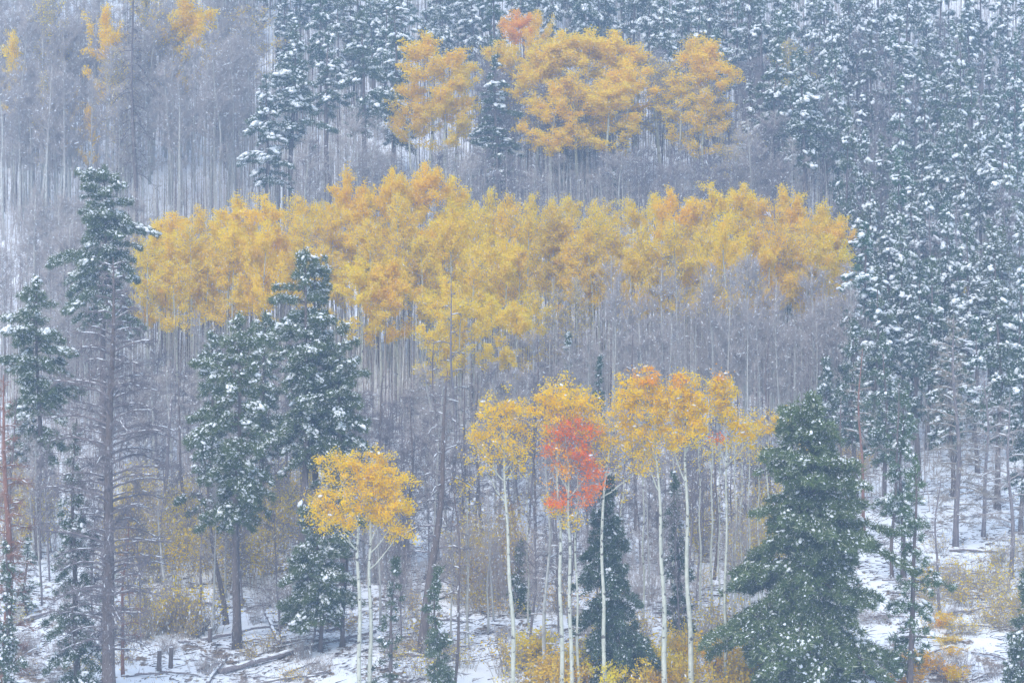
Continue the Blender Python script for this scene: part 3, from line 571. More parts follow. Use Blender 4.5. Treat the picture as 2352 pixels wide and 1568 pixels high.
# ------------------------------------------------------------------ dead trees with separate branches
def dead_tree(x, pb, tp, r0, n, reach, label, bm, tm, lean=(0, 0), zlo=.1, droop=.35, upr=.25, twn=8, seed=1, snow_on=True, nm_='dead_pine', tw_t=.5):
    rng = np.random.RandomState(seed); X, Y, Z = spot(x, pb); H = (784-tp)*Y/FOC-Z
    r = thing(nm_, (X, Y, Z-.02), label, 'dead tree'); P = trunk_path(H, lean, .15, rng, 14)
    g = Geo(); t = np.linspace(0, 1, 14); Rr = r0*(1-t)**.8+.02; Rr[0] *= 1.25; g.tube(P, Rr, 10); link('trunk', g.build('trunk', bm, True), r)
    gs = Geo()
    for k in range(n):
        u = zlo+(.985-zlo)*((k+rng.rand())/n); z = u*H; az = k*2.4+rng.uniform(-.6, .6); B = along(P, np.array([z]))[0]
        L = reach*np.interp(u, [0, .25, .6, 1], [.6, .95, 1, .12])*rng.uniform(.5, 1.1)
        D = np.array([math.cos(az), math.sin(az), 0]); q = np.linspace(0, 1, 6); up = upr+u*.35+rng.uniform(-.15, .15)
        path = B+D*(L*q)[:, None]+np.array([[0, 0, 1.]])*((up*q-droop*q*q*rng.uniform(.7, 1.5))*L)[:, None]+rng.normal(0, .02*L, (6, 3))*q[:, None]
        gb = Geo(); gb.tube(path, (.02+.017*L)*(1-q*.75), 4, False)
        m = int(twn*L+2); v = rng.uniform(.2, 1, m); A = np.stack([np.interp(v, q, path[:, c]) for c in range(3)], -1)
        dd = norm(D+rng.normal(size=(m, 3))*.65+[[0, 0, .05]]); E = A+dd*rng.uniform(.15, tw_t, (m, 1))*(L/2+.4); gb.spikes(A, E, .014)
        m2 = m*4; j = rng.randint(0, m, m2); A2 = A[j]+(E-A)[j]*rng.uniform(.2, 1, (m2, 1)); gb.spikes(A2, A2+norm(dd[j]+rng.normal(size=(m2, 3))*.7)*rng.uniform(.15, .5, (m2, 1)), .011)
        link('branch', gb.build('branch', tm), r)
        if snow_on:
            for c in range(int(L*2.2)):
                if rng.rand() < .75:
                    v = rng.uniform(.15, .95); Pn = np.array([np.interp(v, q, path[:, cc]) for cc in range(3)]); dv = np.array([np.interp(min(1, v+.1), q, path[:, cc]) for cc in range(3)])-Pn
                    gs.lumps(Pn[None]+[[0, 0, .03]], dv[None]+1e-4, rng.uniform(.12, .3), .03, .03, rng)
    if snow_on: link('snow', gs.build('snow', M_SNOW), r, 'stuff')
    return r
dead_tree(252, 1605, 590, .34, 150, 3.5, 'big grey dead pine with a thick trunk and bare twiggy branches at left', M_PINE, M_DEAD, (-.002, 0), .12, seed=3, twn=14)
dead_tree(8, 1605, 860, .22, 60, 1.5, 'dead pine with rusty brown twigs at the left edge', M_RUST, M_RTWIG, seed=4, twn=16)
dead_tree(283, 1535, 1180, .08, 24, 1.0, 'thin rusty dead stem just right of the big grey dead pine', M_RUST, M_RTWIG, seed=14)
dead_tree(310, 560, -80, .21, 64, 2.0, 'dark dead snag with drooping branches in the upper left grove', M_PINE, M_PINE, (0, 0), .25, .9, .0, seed=5, snow_on=False)
dead_tree(968, 1505, 850, .25, 34, 1.8, 'dark leaning dead snag in the thicket left of centre', M_PINE, M_DEAD, (.095, 0), .25, .5, seed=6)
dead_tree(1040, 1130, 640, .11, 26, 1.5, 'thin dead pine rising into the lowest yellow aspens at centre', M_DEAD, M_DEAD, seed=7)
dead_tree(1042, 1590, 1120, .07, 22, .9, 'thin dark dead stem right of the dark leaning snag', M_PINE, M_DEAD, seed=8)
dead_tree(2195, 1268, 720, .17, 60, 2.2, 'tall pale bare pine with snow-lined branches at the clearing on the right', M_DEAD, M_TWIGW, seed=9, twn=14)
dead_tree(2258, 1245, 860, .12, 34, 2.0, 'middle bare pine of the three at the right clearing', M_DEAD, M_TWIG, seed=10, twn=12)
dead_tree(2322, 1330, 900, .12, 34, 2.0, 'bare pine of the three at the right clearing, nearest the right edge', M_DEAD, M_TWIG, seed=12, twn=12)
dead_tree(1250, 1560, 1020, .09, 26, 1.1, 'crooked thin bare tree between the left front aspen and the red-leaved one', M_ASPEND, M_TWIG, (-.0, 0), seed=13)
dead_tree(785, 1480, 1150, .11, 18, .9, 'dark dead trunk standing among the boughs left of the front golden aspen', M_PINE, M_DEAD, seed=15)
dead_tree(1985, 1250, 800, .10, 34, 1.3, 'thin rusty-barked bare pine behind the right shoulder of the large fir', M_RUST, M_TWIGW, seed=16)
for k, x in enumerate((880, 925, 1010, 1075, 1110, 430, 640, 1230, 25, 1460, 1640, 1770, 1940, 2050)):
    pb_ = R.uniform(1180, 1420); tp_ = pb_-R.uniform(330, 520)
    dead_tree(x, pb_, tp_, R.uniform(.07, .12), 16, 1.1, 'dark slender dead tree '+where(x, (pb_+tp_)/2), M_PINE, M_DEAD, (R.uniform(-.06, .06), 0), seed=60+k)
dead_tree(2160, 1420, 1100, .07, 22, .9, 'thin bare stem between the slender pine and the right clearing', M_DEAD, M_TWIG, seed=17)

# ------------------------------------------------------------------ front aspens: unique crowns
LM = [M_LY, M_LO, M_LR]
def front_aspen(pts, pb, r0, blobs, label, seed, lsize=.10, extra=None, trunk_top=None, snowb=12):
    """pts: trunk points (px, py) from foot upward; blobs: (cx, cy, rx, ry, clusters, leaves, colour)"""
    rng = np.random.RandomState(seed); X, Y, Z = spot(pts[0][0], pb); k = Y/FOC
    r = thing('aspen_tree', (X, Y, Z-.02), label, 'aspen tree')
    def loc(px, py, dy=0): return np.array([(px-1176)*k-X, dy, (784-py)*k-Z])
    T = np.array([loc(*p) for p in pts]); T[0] = (0, 0, -.3)
    n = 26; s = np.linspace(0, len(T)-1, n); P = np.stack([np.interp(s, np.arange(len(T)), T[:, c]) for c in range(3)], -1)
    ker = np.array([.25, .5, .25])
    for _ in range(3): P[1:-1] = (P[:-2]+P[2:])*.25+P[1:-1]*.5
    P[:, 0] += .04*np.sin(np.linspace(0, 17, n)+seed); P[:, 1] += .06*np.sin(np.linspace(0, 9, n)+seed*2)
    g = Geo(); t = np.linspace(0, 1, n); Rr = r0*.88*(1-t*.82)+.01; Rr[:2] *= [1.3, 1.1]; g.tube(P, Rr, 10); link('trunk', g.build('trunk', M_ASPEN, True), r)
    gl = Geo(); gt = Geo(); gs = Geo()
    zf = P[:, 2]; ztop = zf[-1]
    for cx, cy, rx, ry, nc, nl, ci in blobs:
        c = loc(cx, cy); ax = np.array([rx*k, max(rx, 30)*k*.9, ry*k])
        nc = max(4, int(nc*.8)); q = rng.normal(size=(nc, 3)); q = norm(q)*np.minimum(1.45, np.abs(rng.normal(.75, .33, (nc, 1)))); C = c+q*ax*[1, 1, 1.12]
        # a limb from the trunk to the middle of the blob (its own part), smaller ones to the clusters
        for li in range(max(1, nc//14)):
            tgt = c+norm(rng.normal(size=(1, 3)))[0]*ax*.45; zb = min(max(tgt[2]-rng.uniform(.8, 1.6)-.35*abs(tgt[0]), zf[n//3]), ztop*.97)
            i0 = int(np.argmin(abs(zf-zb))); A = P[i0]; qq = np.linspace(0, 1, 6)
            path = A+(tgt-A)*qq[:, None]*np.array([1, 1, 0])+np.array([[0, 0, 1.]])*((tgt[2]-A[2])*(qq**1.25))[:, None]+rng.normal(0, .04, (6, 3))*qq[:, None]
            gb = Geo(); gb.tube(path, (.3*r0+.004)*(1-qq*.75), 5, False)
            link('branch', gb.build('branch', M_ASPEN, True), r)
            idx = rng.choice(nc, max(1, nc//3), replace=False); v = rng.uniform(.35, 1, len(idx))
            A2 = np.stack([np.interp(v, qq, path[:, cc]) for cc in range(3)], -1); gt.spikes(A2, C[idx], .012)
        # twigs inside the clusters
        m = nc*16; j = rng.randint(0, nc, m); a = C[j]+rng.normal(0, .16, (m, 3)); gt.spikes(a, a+norm(rng.normal(size=(m, 3))+[[0, 0, .6]])*rng.uniform(.15, .5, (m, 1)), .007)
        rad = rng.uniform(.09, .25, nc); m = nl; j = rng.randint(0, nc, m); Lc = C[j]+rng.normal(size=(m, 3))*rad[j][:, None]*[[1, 1, .75]]
        gl.leaves(Lc, rng.uniform(.7, 1.25, m)*lsize, rng, ci)
        if snowb:
            j = rng.randint(0, nc, max(2, nc//8)); kk = rng.uniform(.5, 1.2, len(j)); gs.lumps(C[j]+[[0, 0, .15]], norm(rng.normal(size=(len(j), 3))*[1, 1, .3]), .13*kk, .07*kk, .05*kk, rng)
    ns = 34; i = rng.randint(int(n*.2), int(n*.85), ns); gt.spikes(P[i], P[i]+norm(rng.normal(size=(ns, 3))*[1, 1, .35]+[[0, 0, .1]])*rng.uniform(.2, .9, (ns, 1)), .012)
    link('twigs', gt.build('twigs', M_TWIG), r, 'stuff')
    if gl.V: link('crown', gl.build('crown', LM), r)
    if gs.V: link('snow', gs.build('snow', M_SNOW), r, 'stuff')
    return r
y, o_, rd = 0, 1, 2
front_aspen([(826, 1600), (826, 1450), (822, 1280), (820, 1200), (800, 1120)], 1605, .13,
    [(775, 1075, 42, 38, 26, 1500, y), (740, 1150, 34, 26, 20, 1000, y), (745, 1190, 44, 20, 22, 1000, y), (800, 1150, 45, 34, 28, 1700, y), (790, 1200, 48, 18, 18, 700, y), (840, 1120, 30, 40, 22, 1100, y)],
    'left stem of the front pair of golden aspens, forking to the left', 21)
front_aspen([(850, 1600), (851, 1450), (849, 1290), (850, 1200), (862, 1100)], 1600, .13,
    [(850, 1085, 40, 34, 26, 1700, y), (880, 1065, 38, 30, 22, 1100, y), (905, 1115, 44, 30, 30, 2000, y), (905, 1165, 46, 30, 34, 2600, y), (860, 1180, 40, 34, 26, 1400, y), (920, 1222, 28, 18, 14, 700, y), (820, 1062, 34, 26, 16, 800, y)],
    'right stem of the front pair of golden aspens, carrying the fuller crown', 22)
front_aspen([(1180, 1600), (1178, 1450), (1172, 1330), (1163, 1200), (1160, 1080), (1155, 980)], 1600, .14,
    [(1130, 950, 42, 34, 30, 1300, y), (1180, 940, 38, 34, 30, 1200, y), (1095, 1000, 34, 30, 24, 850, y), (1150, 1010, 50, 34, 34, 1200, y), (1205, 1000, 26, 44, 22, 700, y), (1120, 1055, 46, 26, 22, 450, y), (1190, 1065, 34, 26, 16, 330, y)],
    'aspen with a round yellow crown, leftmost of the front row right of centre', 23)
front_aspen([(1291, 1600), (1289, 1450), (1287, 1300), (1286, 1200), (1280, 1080), (1275, 960)], 1600, .13,
    [(1255, 925, 38, 34, 30, 1800, y), (1305, 915, 44, 32, 34, 2100, y), (1350, 930, 30, 32, 22, 1000, y), (1260, 975, 36, 26, 22, 800, y), (1320, 960, 40, 26, 22, 900, y), (1365, 975, 24, 40, 16, 500, y)],
    'yellow-crowned aspen standing behind the red-leaved aspen', 24)
front_aspen([(1312, 1600), (1311, 1450), (1308, 1300), (1307, 1200), (1305, 1100), (1300, 1000)], 1602, .12,
    [(1290, 990, 34, 26, 22, 800, rd), (1335, 990, 36, 30, 24, 900, rd), (1265, 1030, 26, 34, 16, 420, rd), (1320, 1035, 42, 34, 26, 1000, rd), (1355, 1065, 24, 30, 18, 650, rd), (1365, 1110, 24, 30, 18, 650, rd), (1335, 1130, 34, 26, 14, 420, rd), (1285, 1150, 24, 24, 14, 700, rd), (1300, 1080, 34, 30, 18, 420, o_), (1270, 1165, 18, 20, 8, 260, y), (1310, 1190, 26, 26, 14, 300, y), (1300, 1040, 50, 50, 20, 400, o_)],
    'red-leaved aspen, the only one with red foliage in the front row', 25)
front_aspen([(1328, 1600), (1327, 1480), (1325, 1380), (1322, 1250), (1325, 1120), (1330, 1020)], 1597, .08,
    [(1345, 1010, 40, 40, 18, 350, y)], 'slimmest of the three stems beneath the red foliage, on the right', 26)
front_aspen([(1389, 1600), (1388, 1480), (1387, 1390), (1381, 1310), (1386, 1180), (1386, 1090), (1400, 1040), (1420, 960)], 1600, .12,
    [(1415, 985, 34, 40, 30, 900, y), (1450, 1020, 40, 44, 30, 850, y), (1400, 1045, 28, 34, 20, 450, y), (1465, 1070, 30, 30, 18, 350, y), (1375, 985, 22, 30, 12, 260, y)],
    'aspen with a kinked white trunk and thin yellow crown, right of the red-leaved one', 27)
front_aspen([(1528, 1600), (1526, 1450), (1522, 1320), (1516, 1200), (1512, 1080), (1500, 940)], 1600, .16,
    [(1450, 905, 40, 36, 32, 1700, y), (1490, 890, 40, 34, 30, 1600, y), (1510, 935, 44, 38, 34, 1700, y), (1440, 950, 36, 34, 26, 1100, y), (1480, 985, 48, 34, 28, 1100, y), (1525, 985, 30, 40, 20, 600, y), (1490, 866, 24, 20, 12, 500, o_), (1460, 870, 26, 16, 8, 260, o_), (1490, 1040, 46, 26, 18, 350, y)],
    'thick-trunked aspen with an orange-tipped crown in the middle of the front row', 28)
front_aspen([(1592, 1600), (1586, 1480), (1580, 1380), (1578, 1250), (1577, 1130), (1575, 1050), (1572, 920)], 1600, .16,
    [(1575, 900, 38, 36, 32, 2200, y), (1600, 940, 36, 36, 30, 2000, y), (1555, 945, 34, 36, 26, 1500, y), (1585, 990, 40, 32, 28, 1500, y), (1560, 870, 22, 16, 10, 350, o_), (1545, 1020, 26, 24, 12, 350, y)],
    'aspen with the brightest dense yellow crown and thick curved trunk in the front row', 29)
front_aspen([(1664, 1600), (1665, 1480), (1667, 1330), (1668, 1180), (1670, 1040), (1660, 900)], 1590, .10,
    [(1648, 890, 28, 34, 24, 1100, y), (1680, 900, 26, 34, 20, 750, y), (1660, 930, 28, 26, 18, 700, y), (1690, 985, 34, 28, 22, 900, y), (1715, 1005, 20, 18, 10, 400, y), (1652, 865, 14, 12, 6, 200, o_), (1645, 1000, 12, 12, 5, 120, rd), (1672, 955, 26, 24, 12, 400, y)],
    'slender aspen with a two-lobed yellow crown, right of the brightest crown', 30)
front_aspen([(1762, 1330), (1764, 1200), (1762, 1080), (1765, 985)], 1335, .09,
    [(1745, 972, 30, 18, 20, 900, y), (1785, 962, 28, 20, 20, 800, y), (1770, 985, 36, 14, 14, 500, y)],
    'small-crowned yellow aspen peeking out left of the tip of the large fir', 31)
front_aspen([(1835, 1370), (1838, 1200), (1845, 1080)], 1375, .08,
    [(1850, 1030, 20, 30, 12, 450, y), (1825, 1080, 24, 22, 12, 400, y), (1810, 960, 16, 30, 8, 250, y)],
    'aspen with scattered gold leaves seen through the upper left of the large fir', 32)
for (x, pb, tp, r0) in [(1610, 1420, 1010, .06), (1632, 1440, 1000, .08), (1652, 1400, 1010, .05), (1688, 1420, 1000, .06), (1705, 1400, 1010, .05), (1722, 1410, 1000, .06), (1742, 1400, 1020, .05), (1480, 1430, 1040, .06), (1425, 1440, 1100, .05), (1075, 1480, 1100, .05), (1215, 1450, 1080, .06), (1545, 1430, 1050, .06)]:
    front_aspen([(x, pb), (x+R.uniform(-6, 6), (pb+tp)/2), (x+R.uniform(-8, 8), tp)], pb, r0, [(x, tp+20, 30, 40, 12, R.choice([60, 140, 220]), y)],
        'slim pale aspen stem '+where(x, pb-150), int(x), snowb=0)['group'] = 'slim pale stems behind the front aspens'

# ------------------------------------------------------------------ shrubs
def shrub(seed, n=26, H=1.6, W=1.8, leaves=500, tm=None, tw=10, col=M_LEAF):
    rng = np.random.RandomState(seed); g = Geo(); a = rng.normal(0, .16, (n, 3))*[1, 1, 0]*W; az = rng.uniform(0, 6.28, n); d = np.stack([np.cos(az)*rng.uniform(.1, .6, n)*W/H, np.sin(az)*rng.uniform(.1, .6, n)*W/H, np.ones(n)], -1)
    L = rng.uniform(.5, 1, n)*H; E = a+d*L[:, None]; a[:, 2] -= .1; g.spikes(a, E, .014)
    m = n*tw; j = rng.randint(0, n, m); A = a[j]+(E-a)[j]*rng.uniform(.25, 1, (m, 1)); B = A+norm(d[j]+rng.normal(size=(m, 3))*.5)*rng.uniform(.15, .55, (m, 1)); g.spikes(A, B, .008)
    parts = [('stems', g.build('stems', tm or M_TWIGW), 'stuff')]
    if leaves:
        j = rng.randint(0, m, leaves); gl = Geo(); gl.leaves(A[j]+(B-A)[j]*rng.uniform(.3, 1.1, (leaves, 1))+rng.normal(0, .04, (leaves, 3)), rng.uniform(.07, .13, leaves), rng); parts.append(('leaves', gl.build('leaves', col), 'stuff'))
    k = rng.randint(0, m, 14); gs = Geo(); gs.lumps(A[k], d[k % n], .08, .035, .03, rng); parts.append(('snow', gs.build('snow', M_SNOW), 'stuff'))
    return parts, H, W
SH_Y = [shrub(500+i, leaves=1100) for i in range(3)]; SH_S = [shrub(510+i, leaves=160, n=34) for i in range(3)]; SH_B = [shrub(520+i, leaves=0, n=44, tw=12, tm=M_TWIG) for i in range(3)]
SAP = [shrub(530+i, n=16, H=4, W=2.2, leaves=520, tw=30) for i in range(3)]; SAPB = [shrub(540+i, n=18, H=4, W=2.2, leaves=0, tw=36, tm=M_TWIG) for i in range(2)]
def scatter(protos, n, xr, br, hr, wr, label, cat, group, cols, name='shrub', excl=None):
    for k in range(n):
        x = R.uniform(*xr); b = R.uniform(*br)
        if excl and excl(x, b): continue
        s = FOC/depth_of(b); put(R.choice(protos), x, b, b-R.uniform(*hr)*s, R.uniform(*wr)*s, name, label, cat, group, jit(R.choice(cols), .05))
OCH = (.85, .64, .05); RUST = (.95, .66, .03); YS = (.98, .76, .01)
scatter(SAP, 70, (270, 720), (1180, 1340), (2.5, 5), (2, 3.2), 'ochre-leaved sapling @', 'sapling', 'ochre saplings at left', [OCH, YS, OCH], 'sapling')
scatter(SH_S, 14, (290, 480), (1400, 1455), (1.2, 2.2), (1.8, 2.8), 'sparse yellowish shrub on the snow above the two stumps', 'shrub', 'shrubs above the stumps', [YS, OCH])
scatter(SH_Y, 26, (1170, 1720), (1530, 1600), (1.2, 2.5), (1.4, 2.6), 'yellow-leaved shrub @', 'shrub', 'yellow shrubs under the front aspens', [YS, OCH, YS, RUST])
scatter(SH_S, 40, (940, 1760), (1400, 1600), (1, 2.2), (1.5, 2.6), 'sparse brown shrub on snow @', 'shrub', 'brown shrubs between the front trunks', [OCH, RUST, YS])
scatter(SH_S, 22, (20, 1150), (1330, 1570), (.5, 1.3), (1.2, 2.2), 'low brown leafy shrub @', 'shrub', 'low brown shrubs on the left ground', [OCH, RUST])
scatter(SAP, 24, (1060, 1200), (1300, 1400), (2.5, 5), (1.8, 2.6), 'brownish twiggy sapling left of the leftmost front-row aspen', 'sapling', 'brown saplings at centre', [OCH, (.4, .25, .1)], 'sapling')
scatter(SAP, 26, (1600, 1790), (1260, 1400), (2.5, 6), (1.6, 2.6), 'ochre sapling @', 'sapling', 'ochre saplings behind the fir', [OCH, YS, OCH], 'sapling')
scatter(SH_S, 44, (2120, 2380), (1280, 1470), (.8, 1.8), (1.2, 2.4), 'low golden-leaved shrub @', 'shrub', 'shrubs on the right clearing', [YS, OCH, GOLD])
scatter(SH_Y, 10, (2060, 2200), (1440, 1590), (.5, 1.1), (1.2, 2.2), 'low orange-brown shrub right of the foot of the large fir', 'shrub', 'orange shrubs beside the fir', [ORG, GOLD, RUST])
scatter(SAP, 16, (0, 130), (1150, 1300), (2.5, 5), (2, 3), 'ochre sapling @', 'sapling', 'ochre saplings at the left edge', [OCH, GOLD], 'sapling')
scatter(SAPB, 50, (840, 1740), (1280, 1420), (2.5, 4.5), (1.8, 2.6), 'leafless grey sapling @', 'sapling', 'bare saplings behind the front aspens', [OCH], 'sapling')
scatter(SAPB, 40, (0, 900), (1080, 1280), (3, 5), (1.8, 2.6), 'leafless grey sapling @', 'sapling', 'bare saplings at left', [OCH], 'sapling')
scatter(SH_B, 70, (0, 2380), (1300, 1590), (.6, 1.3), (1.2, 2.2), 'small leafless twiggy shrub @', 'shrub', 'bare shrubs on the snow', [OCH])
scatter(SAP, 6, (1920, 2020), (1060, 1120), (1.5, 2.5), (1.5, 2.5), 'rust-coloured bush below the right end of the yellow band', 'bush', 'rust bushes below the band', [RUST], 'bush')
put(HALF[0], 2205, 860, 640, 50, 'aspen_tree', 'small yellow-leaved aspen alone among the pines at right', 'aspen tree', None, YEL)
scatter(SPRUCE, 10, (60, 900), (1300, 1420), (2, 4), (1.5, 2.2), 'young green spruce in the left understorey', 'spruce tree', 'young spruces at left', [(1, 1, 1)], 'spruce_tree', lambda x, b: 280 < x < 620)

# ------------------------------------------------------------------ fallen logs, stumps, debris
def log(p0, p1, r, label, seed, snowy=True, lift=0, group=None, nm_='fallen_log', cat='log', lift1=None):
    rng = np.random.RandomState(seed); A = np.array(spot(*p0)); B = np.array(spot(*p1)); A[2] += r*.7+lift; B[2] += r*.7+(lift if lift1 is None else lift1); c = A.copy(); c[2] -= r
    root = thing(nm_, tuple(c), label, cat, group); A -= c; B -= c; n = 9; t = np.linspace(0, 1, n); P = A+(B-A)*t[:, None]+rng.normal(0, .03, (n, 3)); P[:, 2] += .08*np.sin(t*3.1)
    g = Geo(); g.tube(P, r*(1-t*.45), 7); 
    for k in range(5):
        u = rng.uniform(.2, .95); q = A+(B-A)*u; g.spikes(q[None], (q+norm(rng.normal(size=(1, 3))+[[0, -.2, .7]])[0]*rng.uniform(.2, .7))[None], .02)
    link('trunk', g.build('trunk', M_DEAD, True), root)
    if snowy:
        gs = Geo(); m = max(3, int(np.linalg.norm(B-A)*2.6)); u = np.sort(rng.uniform(.02, .96, m)); Q = np.stack([np.interp(u, t, P[:, c_]) for c_ in range(3)], -1); Q[:, 2] += r*(1-u*.45)*.75
        gs.lumps(Q, np.tile(B-A, (m, 1)), rng.uniform(.2, .5, m), r*.8*(1-u*.4), r*.45+.015, rng); link('snow', gs.build('snow', M_SNOW, True), root, 'stuff')
    return root
log((500, 1532), (862, 1446), .16, 'long fallen log running up to the right below the bare-trunked pine', 1)
log((462, 1447), (780, 1404), .10, 'snow-lined fallen log behind the foot of the bare-trunked pine', 2)
log((452, 1440), (518, 1398), .10, 'short log propped against the snow left of the bare-trunked pine', 3, lift1=.5)
log((642, 1462), (604, 1400), .14, 'thick short snow-covered log right of the bare-trunked pine', 4, lift1=.4)
log((395, 1368), (528, 1378), .12, 'snow-covered log lying level behind the leaning pine trunk', 5)
log((380, 1200), (392, 1195), .13, 'snow-covered broken trunk leaning steeply right of the big grey dead pine', 6, lift=1.1, lift1=7.2)
log((55, 1412), (135, 1392), .11, 'dark fallen log left of the narrow young spruce', 7)
log((300, 1250), (520, 1262), .07, 'thin snowy pole lying in the brush behind the ochre saplings', 8)
log((470, 1565), (520, 1500), .12, 'log crossing the lower left of the long fallen log', 9)
log((560, 1560), (760, 1540), .08, 'thin log low at the bottom below the long fallen log', 10)
log((880, 1500), (1010, 1520), .08, 'snowy pole lying at the foot of the dark leaning snag', 11)
log((1590, 1196+90), (1668, 1196+92), .07, 'snow-topped level pole between the two right front aspens', 12, lift=2.0)
log((2150, 1418), (2352, 1400), .07, 'thin pole lying across the right clearing', 13)
log((2200, 1440), (2330, 1446), .06, 'second thin pole lower down on the right clearing', 14)
log((2140, 1330), (2330, 1318), .08, 'snowy pole lying at the upper edge of the right clearing', 15)
log((2180, 1280), (2290, 1284), .09, 'dark log between the feet of the bare pines at right', 16)
log((2230, 1500), (2352, 1520), .06, 'dark branch lying at the lower right beside the snow patch', 17)
for k in range(64):
    x = R.uniform(20, 1650) if k % 3 else R.uniform(1980, 2350); b = R.uniform(1320, 1570); L = R.uniform(40, 130)
    log((x, b), (x+L, b+R.uniform(-22, 22)), R.uniform(.04, .09), 'thin snow-dusted deadwood pole '+where(x, b), 100+k, group='thin deadwood poles on the snow')
def stump(x, pb, h, r, label, seed):
    rng = np.random.RandomState(seed); X, Y, Z = spot(x, pb); root = thing('stump', (X, Y, Z-.05), label, 'stump')
    P = np.array([(0, 0, -.2), (0, 0, h*.3), (.02, 0, h*.7), (.03, 0, h)]); g = Geo(); g.tube(P, [r*1.25, r, r*.95, r*.9], 9); 
    g.spikes(np.array([[.0, 0, h]]), np.array([[.06, 0, h+.18]]), r*.5)
    link('trunk', g.build('trunk', M_PINE, True), root)
    gs = Geo(); gs.lumps(np.array([[.02, 0, h+.03], [.05, -.02, h+.05]]), np.array([[1., 0, 0], [1., .3, 0]]), [r, r*.6], [r, r*.7], [.05, .06], rng); link('snow', gs.build('snow', M_SNOW, True), root)
stump(365, 1528, 1.15, .13, 'left of the two short broken stumps on the snow', 1)
stump(392, 1520, 1.1, .12, 'right of the two short broken stumps on the snow', 2)
stump(482, 1452, .8, .12, 'broken stump leaning by the fallen logs left of the bare-trunked pine', 3)
stump(1640, 1575, 1.6, .09, 'pale broken stub left of the slender aspen in the front row', 4)
def debris(n=24000):
    rng = np.random.RandomState(77); Y = rng.uniform(148, 215, n); X = rng.uniform(-.19, .19, n)*Y; keep = (vnoise(X, Y, 5, 4) > .38) | (rng.rand(n) < .2); X, Y = X[keep], Y[keep]; n = len(X)
    az = rng.normal(0, .5, n); L = rng.uniform(.15, .9, n); A = np.stack([X, Y, gz(X, Y)+rng.uniform(0, .10, n)], -1); x2, y2 = X+np.cos(az)*L, Y+np.sin(az)*L
    B = np.stack([x2, y2, gz(x2, y2)+rng.uniform(.02, .2, n)], -1); g = Geo(); g.spikes(A, B, rng.uniform(.012, .04, n)); link('debris', g.build('debris', M_PINE), None, 'stuff')
    m = 15000; Y = rng.uniform(147, 220, m); X = rng.uniform(-.19, .19, m)*Y; keep = vnoise(X, Y, 4, 5) > .5; X, Y = X[keep], Y[keep]; m = len(X)
    A = np.stack([X, Y, gz(X, Y)-.05], -1); g = Geo(); g.blades(A, norm(rng.normal(0, .35, (m, 3))+[[0, 0, 1.]]), rng.uniform(.15, .45, m), .03, rng); link('grass', g.build('grass', M_TWIGW), None, 'stuff')
    m = 2600; Y = rng.uniform(147, 190, m); X = rng.uniform(-.19, .19, m)*Y; keep = vnoise(X, Y, 5, 2) > .55; X, Y = X[keep], Y[keep]; g = Geo()
    g.leaves(np.stack([X, Y, gz(X, Y)+.06], -1), .09, rng); o = link('fallen_leaves', g.build('fallen_leaves', M_LY), None, 'stuff')
debris()
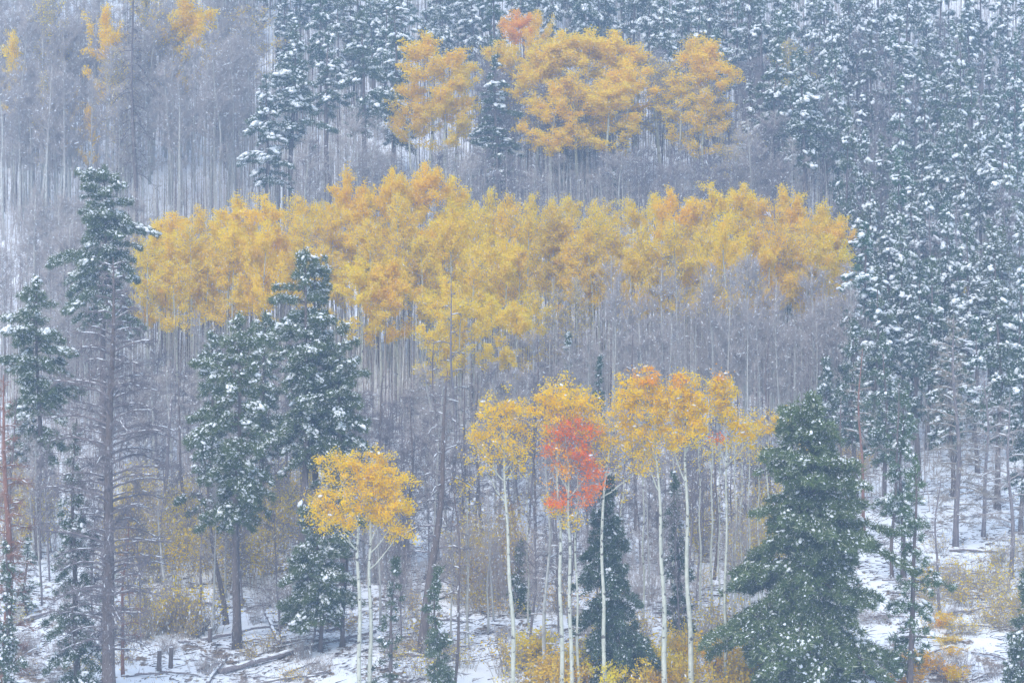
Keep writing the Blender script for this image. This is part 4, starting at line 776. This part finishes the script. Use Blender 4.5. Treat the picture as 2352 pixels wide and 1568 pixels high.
def thicket(n=14000):
    "uncountable thin stems and brush that fill the wooded slope"
    rng = np.random.RandomState(55); Y = rng.uniform(184, 345, n*2); X = rng.uniform(-.185, .185, n*2)*Y
    keep = (rng.rand(n*2) < np.interp(Y, [184, 200, 345], [.2, .7, .7])) & ~((X > .145*Y) & (Y < 196)) & (vnoise(X, Y, 7, 3) > .3); X, Y = X[keep][:n], Y[keep][:n]; n = len(X)
    A = np.stack([X, Y, gz(X, Y)-.1], -1); H = rng.uniform(1.5, 6.5, n)*np.interp(Y, [184, 210], [.6, 1]); B = A+np.stack([rng.normal(0, .06, n)*H, rng.normal(0, .06, n)*H, H], -1)
    g = Geo(); g.spikes(A, B, rng.uniform(.015, .045, n)); m = n*7; j = rng.randint(0, n, m); a = A[j]+(B-A)[j]*rng.uniform(.2, 1, (m, 1))
    g.spikes(a, a+norm(rng.normal(size=(m, 3))*[.6, .6, .4]+[[0, 0, .8]])*rng.uniform(.3, 1.1, (m, 1)), .017)
    link('thicket', g.build('thicket', M_TWIG), None, 'stuff')
    k = 5200; Y = rng.uniform(205, 345, k*2); X = rng.uniform(-.185, .185, k*2)*Y; X, Y = X[vnoise(X, Y, 9, 1) > .35][:k], Y[vnoise(X, Y, 9, 1) > .35][:k]; k = len(X)
    A = np.stack([X, Y, gz(X, Y)-.1], -1); H = rng.uniform(4, 8.5, k); B = A+np.stack([rng.normal(0, .025, k)*H, rng.normal(0, .025, k)*H, H], -1)
    g = Geo(); g.spikes(A, B, rng.uniform(.04, .075, k)); link('sapling_stems', g.build('sapling_stems', M_ASPEND), None, 'stuff')
    D2 = rng.uniform(-3, 3, (k, 3))*[1, 1, 0]; A = A+D2; A[:, 2] = gz(A[:, 0], A[:, 1])-.1; g = Geo(); g.spikes(A, A+(B-A+D2)*[.2, .2, 1]+[[0, 0, 1.]], rng.uniform(.035, .07, k)); link('dark_sapling_stems', g.build('dark_sapling_stems', M_PINE), None, 'stuff')
thicket()

# ------------------------------------------------------------------ falling snow
def snowfall(n=110000):
    rng = np.random.RandomState(99); Y = (rng.uniform(0, 1, n)**(1/2.2))*160+42; hw = .22*Y+2; X = rng.uniform(-1, 1, n)*hw; Z = rng.uniform(-1, 1, n)*(.135*Y+1.5)
    ok = Z > gz(X, Y)+.3; X, Y, Z = X[ok], Y[ok], Z[ok]; n = len(X); C = np.stack([X, Y, Z], -1)
    d = norm(np.stack([-.22+rng.normal(0, .12, n), rng.normal(0, .15, n), -np.ones(n)], -1)); a, b = frames(d)
    s = rng.uniform(.0036, .0080, n)[:, None]*np.minimum(1.6, .6+Y/110)[:, None]; L = s*rng.uniform(4.0, 5.5, (n, 1))
    V = np.stack([C-d*L, C+a*s*1.2-b*s*.3, C-a*s*1.2-b*s*.3, C+d*L+b*s*.5], 1); T = np.array([[0, 1, 2], [0, 2, 3], [0, 3, 1], [1, 3, 2]])
    F = (np.arange(n)[:, None, None]*4+T[None]).reshape(-1, 3); link('falling_snow', mesh('falling_snow', V.reshape(-1, 3), F, M_SNOW), None, 'stuff')
snowfall()
tot = sum(len(m.polygons) for m in bpy.data.meshes); print('polys', tot, 'objects', len(bpy.data.objects))
for o_ in bpy.data.objects:
    if 'label' in o_ and len(o_['label'].split()) > 16: print('LONG', o_['label'])
